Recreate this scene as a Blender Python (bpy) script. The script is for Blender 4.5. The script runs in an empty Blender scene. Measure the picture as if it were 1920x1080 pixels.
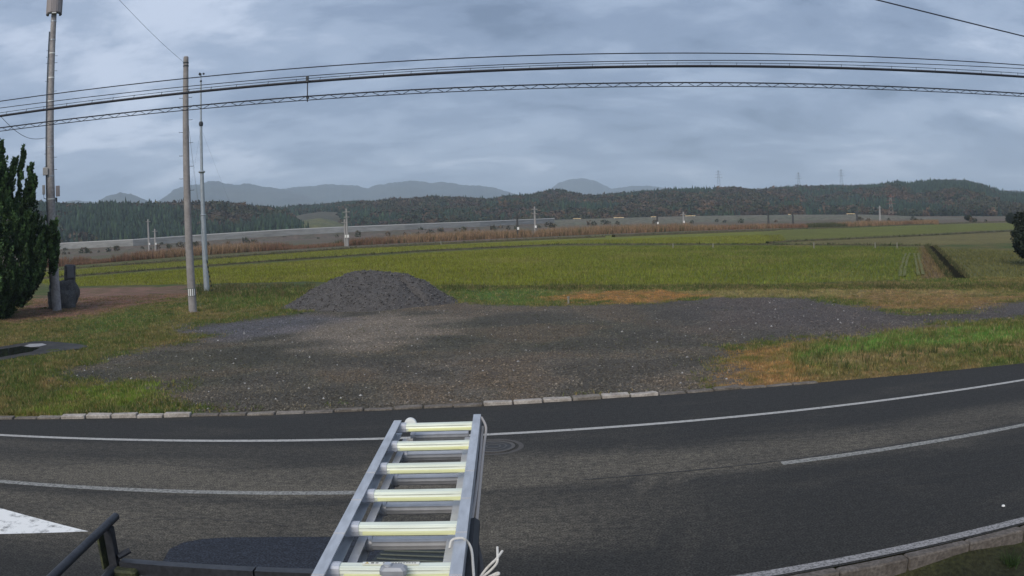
import bpy, math, random
import numpy as np
from mathutils import Vector, Matrix

random.seed(7); RNG = np.random.default_rng(7)
SC = bpy.context.scene
COL = SC.collection

# ------------------------------------------------------------------ camera
F_PX, CAM_H = 1592.0, 3.7                       # equisolid focal length in photo pixels, camera height
PITCH, ROLL = math.radians(4.68), math.radians(2.05)
_f = np.array([0, math.cos(PITCH), -math.sin(PITCH)]); _R = np.array([1., 0, 0]); _U = np.cross(_R, _f)
_r = _R*math.cos(ROLL) - _U*math.sin(ROLL); _u = _U*math.cos(ROLL) + _R*math.sin(ROLL)
cd = bpy.data.cameras.new('camera'); cam = bpy.data.objects.new('camera', cd); COL.objects.link(cam)
cd.type = 'PANO'; cd.sensor_width = 36.0; cd.sensor_fit = 'HORIZONTAL'
for holder in (cd, getattr(cd, 'cycles', None)):
    if holder is not None and hasattr(holder, 'panorama_type'):
        try:
            holder.panorama_type = 'FISHEYE_EQUISOLID'
            holder.fisheye_lens = F_PX/1920*36.0
            holder.fisheye_fov = math.radians(170)
        except Exception as e:
            print('pano', e)
cd.clip_start = 0.05; cd.clip_end = 30000
cam.matrix_world = Matrix(((_r[0], _u[0], -_f[0], 0), (_r[1], _u[1], -_f[1], 0), (_r[2], _u[2], -_f[2], CAM_H), (0, 0, 0, 1)))
SC.camera = cam

# ------------------------------------------------------------------ world, sun, exposure
SUN_EL, SUN_AZ = math.radians(38), math.radians(200)      # azimuth clockwise from +Y
W = bpy.data.worlds.new('World'); SC.world = W; W.use_nodes = True
nt = W.node_tree; nt.nodes.clear()
def nd(t, **k):
    n = nt.nodes.new(t)
    for a, b in k.items(): setattr(n, a, b)
    return n
L = lambda a, b: nt.links.new(a, b)
out = nd('ShaderNodeOutputWorld'); bg = nd('ShaderNodeBackground'); bg.inputs['Strength'].default_value = 0.1
sky = nd('ShaderNodeTexSky'); sky.sky_type = 'NISHITA'; sky.sun_disc = False
sky.sun_elevation = SUN_EL; sky.sun_rotation = SUN_AZ
tc = nd('ShaderNodeTexCoord'); sep = nd('ShaderNodeSeparateXYZ'); L(tc.outputs['Generated'], sep.inputs[0])
zz = nd('ShaderNodeMath', operation='MAXIMUM'); L(sep.outputs['Z'], zz.inputs[0]); zz.inputs[1].default_value = 0.0
za = nd('ShaderNodeMath', operation='ADD'); L(zz.outputs[0], za.inputs[0]); za.inputs[1].default_value = 0.24
comb = nd('ShaderNodeCombineXYZ')
for ax in ('X', 'Y'):
    dv = nd('ShaderNodeMath', operation='DIVIDE'); L(sep.outputs[ax], dv.inputs[0]); L(za.outputs[0], dv.inputs[1]); L(dv.outputs[0], comb.inputs[ax])
n1 = nd('ShaderNodeTexNoise'); n1.inputs['Scale'].default_value = 2.0; n1.inputs['Detail'].default_value = 9; n1.inputs['Roughness'].default_value = 0.60; n1.inputs['Distortion'].default_value = 0.25
n2 = nd('ShaderNodeTexNoise'); n2.inputs['Scale'].default_value = 0.75; n2.inputs['Detail'].default_value = 3
mp = nd('ShaderNodeMapping'); mp.inputs['Location'].default_value = (3.1, 1.7, 0.4); mp.inputs['Scale'].default_value = (0.9, 1.25, 1)
L(comb.outputs[0], mp.inputs[0]); L(mp.outputs[0], n1.inputs['Vector']); L(mp.outputs[0], n2.inputs['Vector'])
mx = nd('ShaderNodeMix', data_type='FLOAT'); mx.inputs[0].default_value = 0.42; L(n1.outputs[0], mx.inputs[2]); L(n2.outputs[0], mx.inputs[3])
rp = nd('ShaderNodeValToRGB'); L(mx.outputs[0], rp.inputs[0])
cr = rp.color_ramp; cr.interpolation = 'EASE'
SKYC = [(0.37, (0.95, 1.30, 1.98)), (0.45, (1.45, 1.88, 2.72)), (0.52, (2.05, 2.54, 3.45)), (0.62, (3.45, 3.92, 4.85))]
cr.elements[0].position = SKYC[0][0]; cr.elements[1].position = SKYC[-1][0]
for p, c in SKYC[1:-1]: cr.elements.new(p)
for e, (p, c) in zip(cr.elements, SKYC): e.color = (*[v/10 for v in c], 1)
sc10 = nd('ShaderNodeVectorMath', operation='SCALE'); L(rp.outputs[0], sc10.inputs[0]); sc10.inputs['Scale'].default_value = 10.0
mixs = nd('ShaderNodeMix', data_type='RGBA'); mixs.inputs[0].default_value = 0.94
L(sky.outputs[0], mixs.inputs[6]); L(sc10.outputs[0], mixs.inputs[7]); L(mixs.outputs[2], bg.inputs['Color']); L(bg.outputs[0], out.inputs[0])

sd = bpy.data.lights.new('sun', 'SUN'); sd.energy = 1.45; sd.angle = math.radians(40); sd.color = (1, 0.92, 0.80)
sun = bpy.data.objects.new('sun', sd); COL.objects.link(sun)
_sd = Vector((math.sin(SUN_AZ)*math.cos(SUN_EL), math.cos(SUN_AZ)*math.cos(SUN_EL), math.sin(SUN_EL)))
sun.rotation_euler = _sd.to_track_quat('Z', 'Y').to_euler()
vs = SC.view_settings; vs.view_transform = 'Standard'; vs.look = 'None'; vs.exposure = 0.85; vs.gamma = 1.0; vs.use_curve_mapping = False
cy = SC.cycles; cy.use_denoising = True; cy.max_bounces = 6; cy.diffuse_bounces = 3; cy.glossy_bounces = 3; cy.volume_bounces = 2; cy.transparent_max_bounces = 8
cy.sample_clamp_indirect = 5.0

# ------------------------------------------------------------------ pixel -> place helpers
def ray(px, py):
    dx = px-960; dy = 540-py; rr = math.hypot(dx, dy)
    th = 2*math.asin(rr/(2*F_PX))
    return _f*math.cos(th) + (_r*dx+_u*dy)/max(rr, 1e-6)*math.sin(th)
def at(px, py, z=0.0):
    d = ray(px, py); t = (z-CAM_H)/d[2]; return Vector((d[0]*t, d[1]*t, z))
def at_range(px, py, rng):                       # point at a given horizontal range
    d = ray(px, py); t = rng/math.hypot(d[0], d[1]); return Vector((d[0]*t, d[1]*t, CAM_H+d[2]*t))
def at_y(px, py, Y):
    d = ray(px, py); t = Y/d[1]; return Vector((d[0]*t, Y, CAM_H+d[2]*t))
def hrange(v): return math.hypot(v[0], v[1])

# ------------------------------------------------------------------ noise
def _hash(i, j, s):
    n = (i*374761393 + j*668265263 + s*1442695041) & 0xFFFFFFFF
    n = ((n ^ (n >> 13))*1274126177) & 0xFFFFFFFF
    return ((n ^ (n >> 16)) & 0xFFFF)/65535.0
def vnoise(x, y, s=0):
    x = np.asarray(x, float); y = np.asarray(y, float)
    i = np.floor(x).astype(np.int64); j = np.floor(y).astype(np.int64); a = x-i; b = y-j
    a = a*a*(3-2*a); b = b*b*(3-2*b)
    return (_hash(i, j, s)*(1-a)+_hash(i+1, j, s)*a)*(1-b)+(_hash(i, j+1, s)*(1-a)+_hash(i+1, j+1, s)*a)*b
def fbm(x, y, o=4, s=0):
    t = 0; a = 0.5; k = 1.0; w = 0
    for q in range(o):
        t = t+a*vnoise(np.asarray(x)*k, np.asarray(y)*k, s+q*17); w += a; a *= 0.5; k *= 2.03
    return t/w
def sdist(x, y, poly):                           # signed distance, positive inside
    x = np.asarray(x, float); y = np.asarray(y, float)
    d = np.full(x.shape, 1e9); ins = np.zeros(x.shape, bool); n = len(poly)
    for k in range(n):
        x0, y0 = poly[k]; x1, y1 = poly[(k+1) % n]; ex, ey = x1-x0, y1-y0; l2 = ex*ex+ey*ey+1e-12
        t = np.clip(((x-x0)*ex+(y-y0)*ey)/l2, 0, 1)
        d = np.minimum(d, np.hypot(x-x0-t*ex, y-y0-t*ey))
        c = ((y0 > y) != (y1 > y)) & (x < ex*(y-y0)/(ey if abs(ey) > 1e-12 else 1e-12)+x0)
        ins ^= c
    return np.where(ins, d, -d)
def sst(a, b, v):
    t = np.clip((v-a)/(b-a), 0, 1); return t*t*(3-2*t)
def pline(pts, z=0.0): return [tuple(at(*p, z)[:2]) for p in pts]

# ------------------------------------------------------------------ object helpers
def link(name, me, mat=None, parent=None):
    o = bpy.data.objects.new(name, me); COL.objects.link(o)
    if mat is not None and me is not None and not me.materials: me.materials.append(mat)
    if parent is not None: o.parent = parent
    return o
def tag(o, label=None, cat=None, group=None, kind=None):
    if label: o['label'] = label
    if cat: o['category'] = cat
    if group: o['group'] = group
    if kind: o['kind'] = kind
    return o
def thing(name, label, cat, loc=(0, 0, 0), rz=0.0, group=None):
    o = bpy.data.objects.new(name, None); COL.objects.link(o); o.location = loc; o.rotation_euler = (0, 0, rz)
    o.empty_display_size = 0.2
    return tag(o, label, cat, group)
def npmesh(name, V, Fc, cols=None, smooth=False):  # V (n,3), Fc (m,k) k const; cols (n,3) per vertex
    V = np.asarray(V, np.float32); Fc = np.asarray(Fc, np.int32); k = Fc.shape[1]
    me = bpy.data.meshes.new(name)
    me.vertices.add(len(V)); me.vertices.foreach_set('co', V.ravel())
    me.loops.add(Fc.size); me.loops.foreach_set('vertex_index', Fc.ravel())
    me.polygons.add(len(Fc)); me.polygons.foreach_set('loop_start', np.arange(len(Fc), dtype=np.int32)*k)
    try: me.polygons.foreach_set('loop_total', np.full(len(Fc), k, np.int32))
    except Exception: pass
    me.update(calc_edges=True)
    if cols is not None:
        a = me.color_attributes.new('Col', 'FLOAT_COLOR', 'POINT')
        c = np.ones((len(V), 4), np.float32); c[:, :3] = cols; a.data.foreach_set('color', c.ravel())
    if smooth: me.polygons.foreach_set('use_smooth', np.ones(len(Fc), bool))
    return me
class MB:
    def __init__(s): s.v = []; s.f = []
    def add(s, v, f):
        n = len(s.v); s.v += [tuple(p) for p in v]; s.f += [tuple(i+n for i in q) for q in f]; return s
    def box(s, c, d, M=None, bev=0.0):
        x, y, z = d[0]/2, d[1]/2, d[2]/2; c = Vector(c)
        if bev <= 0:
            v = [Vector((a*x, b*y, e*z)) for e in (-1, 1) for a, b in ((-1, -1), (1, -1), (1, 1), (-1, 1))]
            f = [(3, 2, 1, 0), (4, 5, 6, 7), (0, 1, 5, 4), (1, 2, 6, 5), (2, 3, 7, 6), (3, 0, 4, 7)]
        else:
            b_ = bev; v = []
            for zz_, k in ((-z, b_), (-z+b_, 0), (z-b_, 0), (z, b_)):
                X, Y = x-k, y-k
                for a, b in ((-1, -1), (1, -1), (1, 1), (-1, 1)):
                    v += [Vector((a*(X-(0 if a*b > 0 else b_)), b*(Y-(b_ if a*b > 0 else 0)), zz_)), Vector((a*(X-(b_ if a*b > 0 else 0)), b*(Y-(0 if a*b > 0 else b_)), zz_))]
            f = [tuple(range(7, -1, -1)), tuple(range(24, 32))]
            for r in range(3):
                for k in range(8): f.append((r*8+k, r*8+(k+1) % 8, r*8+8+(k+1) % 8, r*8+8+k))
        if M is not None: v = [M @ p for p in v]
        return s.add([p+c for p in v], f)
    def tube(s, pts, rad, n=8, cap=True):
        pts = [Vector(p) for p in pts]; rads = rad if hasattr(rad, '__len__') else [rad]*len(pts)
        ref = Vector((0, 0, 1)); rings = []
        for i, p in enumerate(pts):
            t = (pts[min(i+1, len(pts)-1)]-pts[max(i-1, 0)]).normalized()
            a = t.cross(ref)
            if a.length < 1e-3: a = t.cross(Vector((0, 1, 0)))
            a.normalize(); b = t.cross(a)
            rings.append([p+(a*math.cos(2*math.pi*k/n)+b*math.sin(2*math.pi*k/n))*rads[i] for k in range(n)])
        v = [q for rg in rings for q in rg]; f = []
        for i in range(len(pts)-1):
            for k in range(n): f.append((i*n+k, i*n+(k+1) % n, (i+1)*n+(k+1) % n, (i+1)*n+k))
        if cap: f += [tuple(range(n-1, -1, -1)), tuple((len(pts)-1)*n+k for k in range(n))]
        return s.add(v, f)
    def prism(s, prof, a, b, up=Vector((0, 0, 1))):  # sweep closed 2-D profile (side, up) from a to b
        a, b = Vector(a), Vector(b); t = (b-a).normalized(); sd_ = t.cross(up).normalized(); u_ = sd_.cross(t)
        n = len(prof); v = [p+sd_*x+u_*y for p in (a, b) for x, y in prof]
        f = [(k, (k+1) % n, n+(k+1) % n, n+k) for k in range(n)]+[tuple(range(n-1, -1, -1)), tuple(range(n, 2*n))]
        return s.add(v, f)
    def build(s, name, mat, parent=None, smooth=False):
        me = bpy.data.meshes.new(name); me.from_pydata(s.v, [], s.f); me.update()
        if smooth:
            me.polygons.foreach_set('use_smooth', np.ones(len(me.polygons), bool))
            try: me.set_sharp_from_angle(angle=math.radians(40))
            except Exception: pass
        return link(name, me, mat, parent)

# ------------------------------------------------------------------ materials
def mat(name, c=(0.5, 0.5, 0.5), rough=0.7, metal=0.0, var=0.25, scale=6.0, bump=0.0, bscale=40.0, attr=False, emit=None, c2=None, spec=0.4, stretch=None):
    m = bpy.data.materials.new(name); m.use_nodes = True; t = m.node_tree; N = t.nodes; K = t.links
    b = N['Principled BSDF']; b.inputs['Roughness'].default_value = rough; b.inputs['Metallic'].default_value = metal
    b.inputs['Specular IOR Level'].default_value = spec
    g = N.new('ShaderNodeNewGeometry'); mpn = N.new('ShaderNodeMapping'); K.new(g.outputs['Position'], mpn.inputs[0])
    if stretch: mpn.inputs['Scale'].default_value = stretch
    no = N.new('ShaderNodeTexNoise'); no.inputs['Scale'].default_value = scale; no.inputs['Detail'].default_value = 6; no.inputs['Roughness'].default_value = 0.6
    K.new(mpn.outputs[0], no.inputs['Vector'])
    if attr:
        at_ = N.new('ShaderNodeAttribute'); at_.attribute_name = 'Col'; base = at_.outputs['Color']
    else:
        mm = N.new('ShaderNodeMix'); mm.data_type = 'RGBA'; mm.inputs[6].default_value = (*c, 1); mm.inputs[7].default_value = (*(c2 or c), 1)
        rr = N.new('ShaderNodeMapRange'); rr.inputs[1].default_value = 0.35; rr.inputs[2].default_value = 0.65; K.new(no.outputs[0], rr.inputs[0]); K.new(rr.outputs[0], mm.inputs[0]); base = mm.outputs[2]
    n2_ = N.new('ShaderNodeTexNoise'); n2_.inputs['Scale'].default_value = scale*5.3; n2_.inputs['Detail'].default_value = 4; K.new(mpn.outputs[0], n2_.inputs['Vector'])
    r2 = N.new('ShaderNodeMapRange'); r2.inputs[1].default_value = 0.3; r2.inputs[2].default_value = 0.7; r2.inputs[3].default_value = 1-var; r2.inputs[4].default_value = 1+var; K.new(n2_.outputs[0], r2.inputs[0])
    vm = N.new('ShaderNodeVectorMath'); vm.operation = 'SCALE'; K.new(base, vm.inputs[0]); K.new(r2.outputs[0], vm.inputs['Scale'])
    K.new(vm.outputs[0], b.inputs['Base Color'])
    if bump > 0:
        n3 = N.new('ShaderNodeTexNoise'); n3.inputs['Scale'].default_value = bscale; n3.inputs['Detail'].default_value = 3; K.new(g.outputs['Position'], n3.inputs['Vector'])
        bp = N.new('ShaderNodeBump'); bp.inputs['Strength'].default_value = bump; bp.inputs['Distance'].default_value = 0.02; K.new(n3.outputs[0], bp.inputs['Height']); K.new(bp.outputs[0], b.inputs['Normal'])
    if emit:
        b.inputs['Emission Color'].default_value = (*emit[:3], 1); b.inputs['Emission Strength'].default_value = emit[3]
    return m
M_concrete = mat('concrete_pole', (0.30, 0.28, 0.27), 0.85, var=0.12, scale=1.2, c2=(0.24, 0.225, 0.22), bump=0.1)
M_steel = mat('galvanised_steel', (0.42, 0.44, 0.46), 0.45, 0.6, var=0.1, scale=2)
M_dark = mat('dark_metal', (0.05, 0.055, 0.06), 0.55, 0.3, var=0.2)
M_wire = mat('cable_black', (0.018, 0.02, 0.028), 0.6, var=0.1)
M_white = mat('white_paint', (0.75, 0.75, 0.73), 0.6, var=0.06)
M_pale = mat('pale_box', (0.42, 0.40, 0.38), 0.6, var=0.12, scale=4)
M_leaf = mat('foliage', attr=True, rough=0.75, var=0.25, scale=0.7, spec=0.2)
M_blade = mat('grass_blades', attr=True, rough=0.8, var=0.3, scale=0.5, spec=0.15)
M_bark = mat('bark', (0.07, 0.055, 0.045), 0.9, var=0.3, bump=0.3)
M_stone = mat('monument_stone', (0.055, 0.055, 0.06), 0.8, var=0.35, scale=3, c2=(0.11, 0.105, 0.1), bump=0.5, bscale=14)

# ------------------------------------------------------------------ zones of the ground (traced, then laid on z = 0)
P_LOT = pline([(85, 712), (140, 692), (220, 668), (330, 648), (400, 636), (345, 622), (340, 611), (450, 602), (540, 590), (600, 580), (720, 566), (860, 571), (1000, 578), (1060, 574),
               (1200, 571), (1300, 562), (1440, 557), (1540, 561), (1620, 577), (1700, 588), (1800, 588), (1880, 572), (1990, 556), (2000, 585), (1920, 597), (1800, 607), (1650, 620), (1560, 636),
               (1450, 642), (1380, 650), (1352, 680), (1338, 715), (1310, 737), (1000, 764), (640, 782), (325, 790), (322, 745), (312, 714), (200, 720)])
P_PADDY_A = pline([(100, 538), (350, 533), (560, 528), (850, 536), (1400, 534), (1795, 521), (1745, 463), (1480, 460), (1050, 461), (800, 473), (500, 493), (60, 526)])
P_PADDY_B = pline([(60, 522), (500, 489), (800, 469), (1050, 457), (1440, 457), (1480, 453), (1460, 431), (1300, 435), (1000, 447), (650, 465), (350, 487), (60, 512)])
P_PADDY_C = pline([(1808, 521), (1757, 463), (1930, 470), (2050, 520)])
P_PADDY_D = pline([(1490, 453), (1700, 445), (2000, 430), (2000, 455), (1750, 459), (1480, 458)])
P_PADDY_E = pline([(1450, 452), (1700, 441), (1950, 428), (1950, 416), (1600, 426), (1420, 432)])
Z_PINK = pline([(20, 603), (60, 560), (130, 541), (350, 537), (366, 552), (270, 570), (190, 588), (80, 606)])
Z_RUST1 = pline([(1020, 560), (1130, 549), (1290, 547), (1340, 556), (1240, 569), (1080, 572)])
Z_RUST2 = pline([(1560, 556), (1650, 548), (1850, 550), (1930, 556), (1880, 575), (1740, 589), (1620, 577)])
Z_RUST3 = pline([(1350, 655), (1400, 645), (1480, 640), (1500, 660), (1460, 700), (1400, 722), (1345, 718)])
Z_GREEN1 = pline([(1460, 668), (1560, 648), (1700, 632), (1930, 610), (1930, 645), (1750, 655), (1600, 668), (1490, 685)])
Z_GREEN2 = pline([(380, 560), (480, 540), (570, 532), (590, 548), (540, 575), (420, 578)])
Z_GREEN3 = pline([(850, 540), (1030, 545), (1060, 565), (960, 574), (860, 562)])
Z_GREEN4 = pline([(40, 745), (120, 722), (310, 716), (325, 740), (250, 768), (60, 775)])
Z_GREEN5 = pline([(150, 605), (240, 580), (330, 590), (260, 615), (170, 625)])
Z_STRAW1 = pline([(1040, 549), (1300, 545), (1600, 545), (1900, 546), (1900, 556), (1560, 560), (1300, 560)])
Z_STRAW2 = pline([(1500, 676), (1640, 664), (1760, 654), (1930, 642), (1930, 654), (1700, 670), (1560, 682)])
Z_STRAW3 = pline([(1440, 722), (1600, 706), (1930, 682), (1930, 692), (1600, 716), (1450, 726)])
Z_LIGHTG = pline([(530, 640), (600, 610), (720, 590), (860, 605), (800, 630), (660, 660), (560, 662)])
Z_BLUEG = pline([(345, 618), (460, 604), (560, 592), (640, 600), (540, 625), (430, 640)])

# far kerb / road edges as smooth curves y(x)
def curve_fit(pts, deg=2, ext=13.0):
    w = np.array([tuple(at(*p)[:2]) for p in pts]); c = np.polyfit(w[:, 0], w[:, 1], deg); dc = np.polyder(c)
    def fn(x):
        x = np.asarray(x, float); xc = np.clip(x, -ext, ext); return np.polyval(c, xc)+np.polyval(dc, xc)*(x-xc)*0.9
    return fn
Y_OUTER = curve_fit([(0, 816), (200, 823), (400, 827), (600, 826), (725, 822), (910, 815), (1100, 805), (1300, 789), (1500, 769), (1700, 744), (1920, 713)])
Y_CENTRE = curve_fit([(0, 904), (200, 915), (400, 922), (650, 925), (1470, 870), (1600, 851), (1750, 827), (1920, 797)])
Y_NEAR = curve_fit([(1500, 1064), (1650, 1037), (1800, 1008), (1900, 977)], 1, 40)
Y_KERB = curve_fit([(0, 783), (130, 784), (250, 785), (430, 780), (545, 776), (765, 772), (880, 767), (930, 762), (990, 757), (1045, 752), (1095, 748), (1150, 744), (1210, 740), (1305, 733), (1400, 723), (1550, 714), (1750, 698), (1920, 685)])
def y_near_edge(x): return Y_NEAR(x)-0.15

def ground_z(x, y):
    yk = Y_KERB(x)
    far = sst(yk-0.05, yk+0.18, y)
    n = (fbm(x*0.7, y*0.7, 3, 5)-0.5)*0.10*sst(0.1, 1.5, y-yk)*(1-sst(70, 130, y))
    z = -0.07+far*0.10+n
    z = z-0.28*sst(0.0, 0.25, y_near_edge(x)-0.12-y)*sst(2.1, 2.5, x)
    pd = np.maximum(sdist(x, y, P_PADDY_A), np.maximum(sdist(x, y, P_PADDY_B), sdist(x, y, P_PADDY_C)))
    z = z-0.16*sst(-0.2, 0.6, pd)
    dt = sdist(x, y, DITCH); z = z-0.25*sst(-0.5, 0.35, dt)
    return z
_d0, _d1 = at(1800, 523), at(1744, 461)
_dn = Vector((_d1.y-_d0.y, -(_d1.x-_d0.x), 0)).normalized()*0.36
DITCH = [tuple((_d0-_dn)[:2]), tuple((_d1-_dn)[:2]), tuple((_d1+_dn)[:2]), tuple((_d0+_dn)[:2])]

def C(*v): return np.array(v)[None, :]
def ground_cols(x, y):
    nA = fbm(x*0.16, y*0.16, 4, 3); nB = fbm(x*0.5, y*0.5, 4, 9); nC = fbm(x*1.7, y*1.7, 3, 21); nD = fbm(x*3.1, y*3.1, 3, 61)
    def mixc(a, b, m): return a*(1-m[:, None])+b*m[:, None]
    g = mixc(C(0.060, 0.082, 0.020), C(0.115, 0.100, 0.036), sst(0.35, 0.65, nB*0.6+nC*0.4))
    g = mixc(g, C(0.17, 0.115, 0.052), sst(0.58, 0.74, nC*0.5+nA*0.5)*0.8)
    def z(poly, soft, c, k=1.0, rag=1.0):
        nonlocal g
        d = sdist(x, y, poly)+(nB-0.5)*3.2*rag+(nC-0.5)*3.4*rag; g = mixc(g, c*(0.6+0.8*nD[:, None]), sst(-soft, soft, d)*k*(0.45+0.55*sst(0.3, 0.55, nD)))
    z(Z_GREEN1, 0.7, C(0.072, 0.150, 0.028)); z(Z_GREEN2, 1.2, C(0.055, 0.095, 0.022)); z(Z_GREEN3, 1.2, C(0.06, 0.105, 0.025)); z(Z_GREEN4, 0.8, C(0.085, 0.125, 0.018)); z(Z_GREEN5, 0.8, C(0.05, 0.095, 0.02), 0.8)
    z(Z_STRAW1, 0.5, C(0.19, 0.155, 0.070), 0.8, 0.5); z(Z_STRAW2, 0.3, C(0.24, 0.165, 0.085), 0.8, 0.45); z(Z_STRAW3, 0.3, C(0.20, 0.13, 0.06), 0.7, 0.4); z(Z_PINK, 1.2, C(0.185, 0.105, 0.078)); z(Z_RUST1, 0.8, C(0.24, 0.125, 0.045)); z(Z_RUST2, 1.2, C(0.20, 0.12, 0.058), 0.75); z(Z_RUST3, 0.5, C(0.23, 0.125, 0.05), 0.9)
    # weedy strip along the near paddy bank
    dA = sdist(x, y, P_PADDY_A)
    g = mixc(g, C(0.040, 0.062, 0.020), sst(-2.2, -1.0, dA)*sst(0.9, -0.5, dA)*sst(0.3, 0.55, nB)*0.45)
    # beyond the near paddies: dry flats
    far = sst(100, 150, y+0.25*x); g = mixc(g, mixc(C(0.135, 0.098, 0.078), C(0.10, 0.095, 0.055), sst(0.4, 0.6, nA)), far)
    def f(poly, c, soft=0.35):
        nonlocal g
        d = sdist(x, y, poly); g = mixc(g, c*(0.82+0.36*nB[:, None])*(0.85+0.3*nA[:, None]), sst(-soft, soft, d))
    fA = mixc(C(0.142, 0.156, 0.022), C(0.098, 0.122, 0.024), sst(-8, 30, x)); fA = mixc(fA, C(0.16, 0.14, 0.05), sst(.58, .72, nA)*.35); f(P_PADDY_A, fA); f(P_PADDY_B, C(0.145, 0.156, 0.024)); f(P_PADDY_C, C(0.105, 0.105, 0.036)); f(P_PADDY_D, C(0.140, 0.122, 0.045), 1.0); f(P_PADDY_E, C(0.120, 0.128, 0.026), 1.0)
    # brown headland beside the ditch
    hd = [tuple((_d0-_dn)[:2]), tuple((_d1-_dn)[:2]), tuple((_d1-_dn*3.2)[:2]), tuple((_d0-_dn*6.5)[:2])]
    g = mixc(g, C(0.135, 0.088, 0.055), sst(-0.5, 0.5, sdist(x, y, hd)+(nC-0.5))*0.85)
    g = mixc(g, C(0.035, 0.032, 0.025), sst(-0.35, 0.1, sdist(x, y, DITCH)))
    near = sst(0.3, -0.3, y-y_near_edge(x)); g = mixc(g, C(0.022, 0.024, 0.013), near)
    # gravel tint
    q = mixc(C(0.112, 0.098, 0.080), C(0.080, 0.076, 0.058), sst(0.38, 0.62, nA))
    q = mixc(q, C(0.120, 0.092, 0.066), sst(0.50, 0.68, nB)*0.6); q = mixc(q, C(0.050, 0.048, 0.042), sst(0.52, 0.40, nB)*0.5)
    q = mixc(q, C(0.190, 0.160, 0.130), sst(-1.5, 1.5, sdist(x, y, Z_LIGHTG)+(nB-0.5)*4)*0.85)
    q = mixc(q, C(0.110, 0.108, 0.125), sst(-1.0, 1.0, sdist(x, y, Z_BLUEG)+(nB-0.5)*2)*0.7)
    q = mixc(q, C(0.092, 0.080, 0.080), sst(2, 9, x)*sst(21, 27, y)*0.7)
    gm = np.clip(0.5+(sdist(x, y, P_LOT)+(nB-0.5)*2.2+(nC-0.5)*1.4)/3.0, 0, 1)
    return g, q, gm

def axis(segs):
    a = []
    for lo, hi, st in segs: a += list(np.arange(lo, hi, st))
    return np.array(a)
gx_ = axis([(0, 24, 0.32), (24, 56, 0.7), (56, 140, 2.2), (140, 420, 9)]); gx_ = np.concatenate([gx_, np.geomspace(420, 9000, 14)]); gx_ = np.concatenate([-gx_[:0:-1], gx_])
gy_ = axis([(-8, 5, 1.0), (5, 15, 0.35), (15, 30, 0.25), (30, 62, 0.4), (62, 130, 0.8), (130, 330, 2.5), (330, 600, 15)]); gy_ = np.concatenate([np.array([-9000, -1500, -200, -40, -15]), gy_, np.geomspace(600, 9000, 14)])
def grid_mesh(name, xs, ys, zf):
    X, Y = np.meshgrid(xs, ys); x = X.ravel(); y = Y.ravel(); z = zf(x, y)
    nx = len(xs); i = np.arange(len(ys)-1)[:, None]*nx+np.arange(nx-1)[None, :]; i = i.ravel()
    return x, y, z, np.stack([i, i+1, i+nx+1, i+nx], 1)
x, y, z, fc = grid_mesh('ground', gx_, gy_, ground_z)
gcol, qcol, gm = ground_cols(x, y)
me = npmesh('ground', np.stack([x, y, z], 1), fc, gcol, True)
for nm, dat in (('Grv', qcol),):
    a = me.color_attributes.new(nm, 'FLOAT_COLOR', 'POINT'); c4 = np.ones((len(x), 4), np.float32); c4[:, :3] = dat; a.data.foreach_set('color', c4.ravel())
a = me.attributes.new('gm', 'FLOAT', 'POINT'); a.data.foreach_set('value', gm.astype(np.float32))
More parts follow.
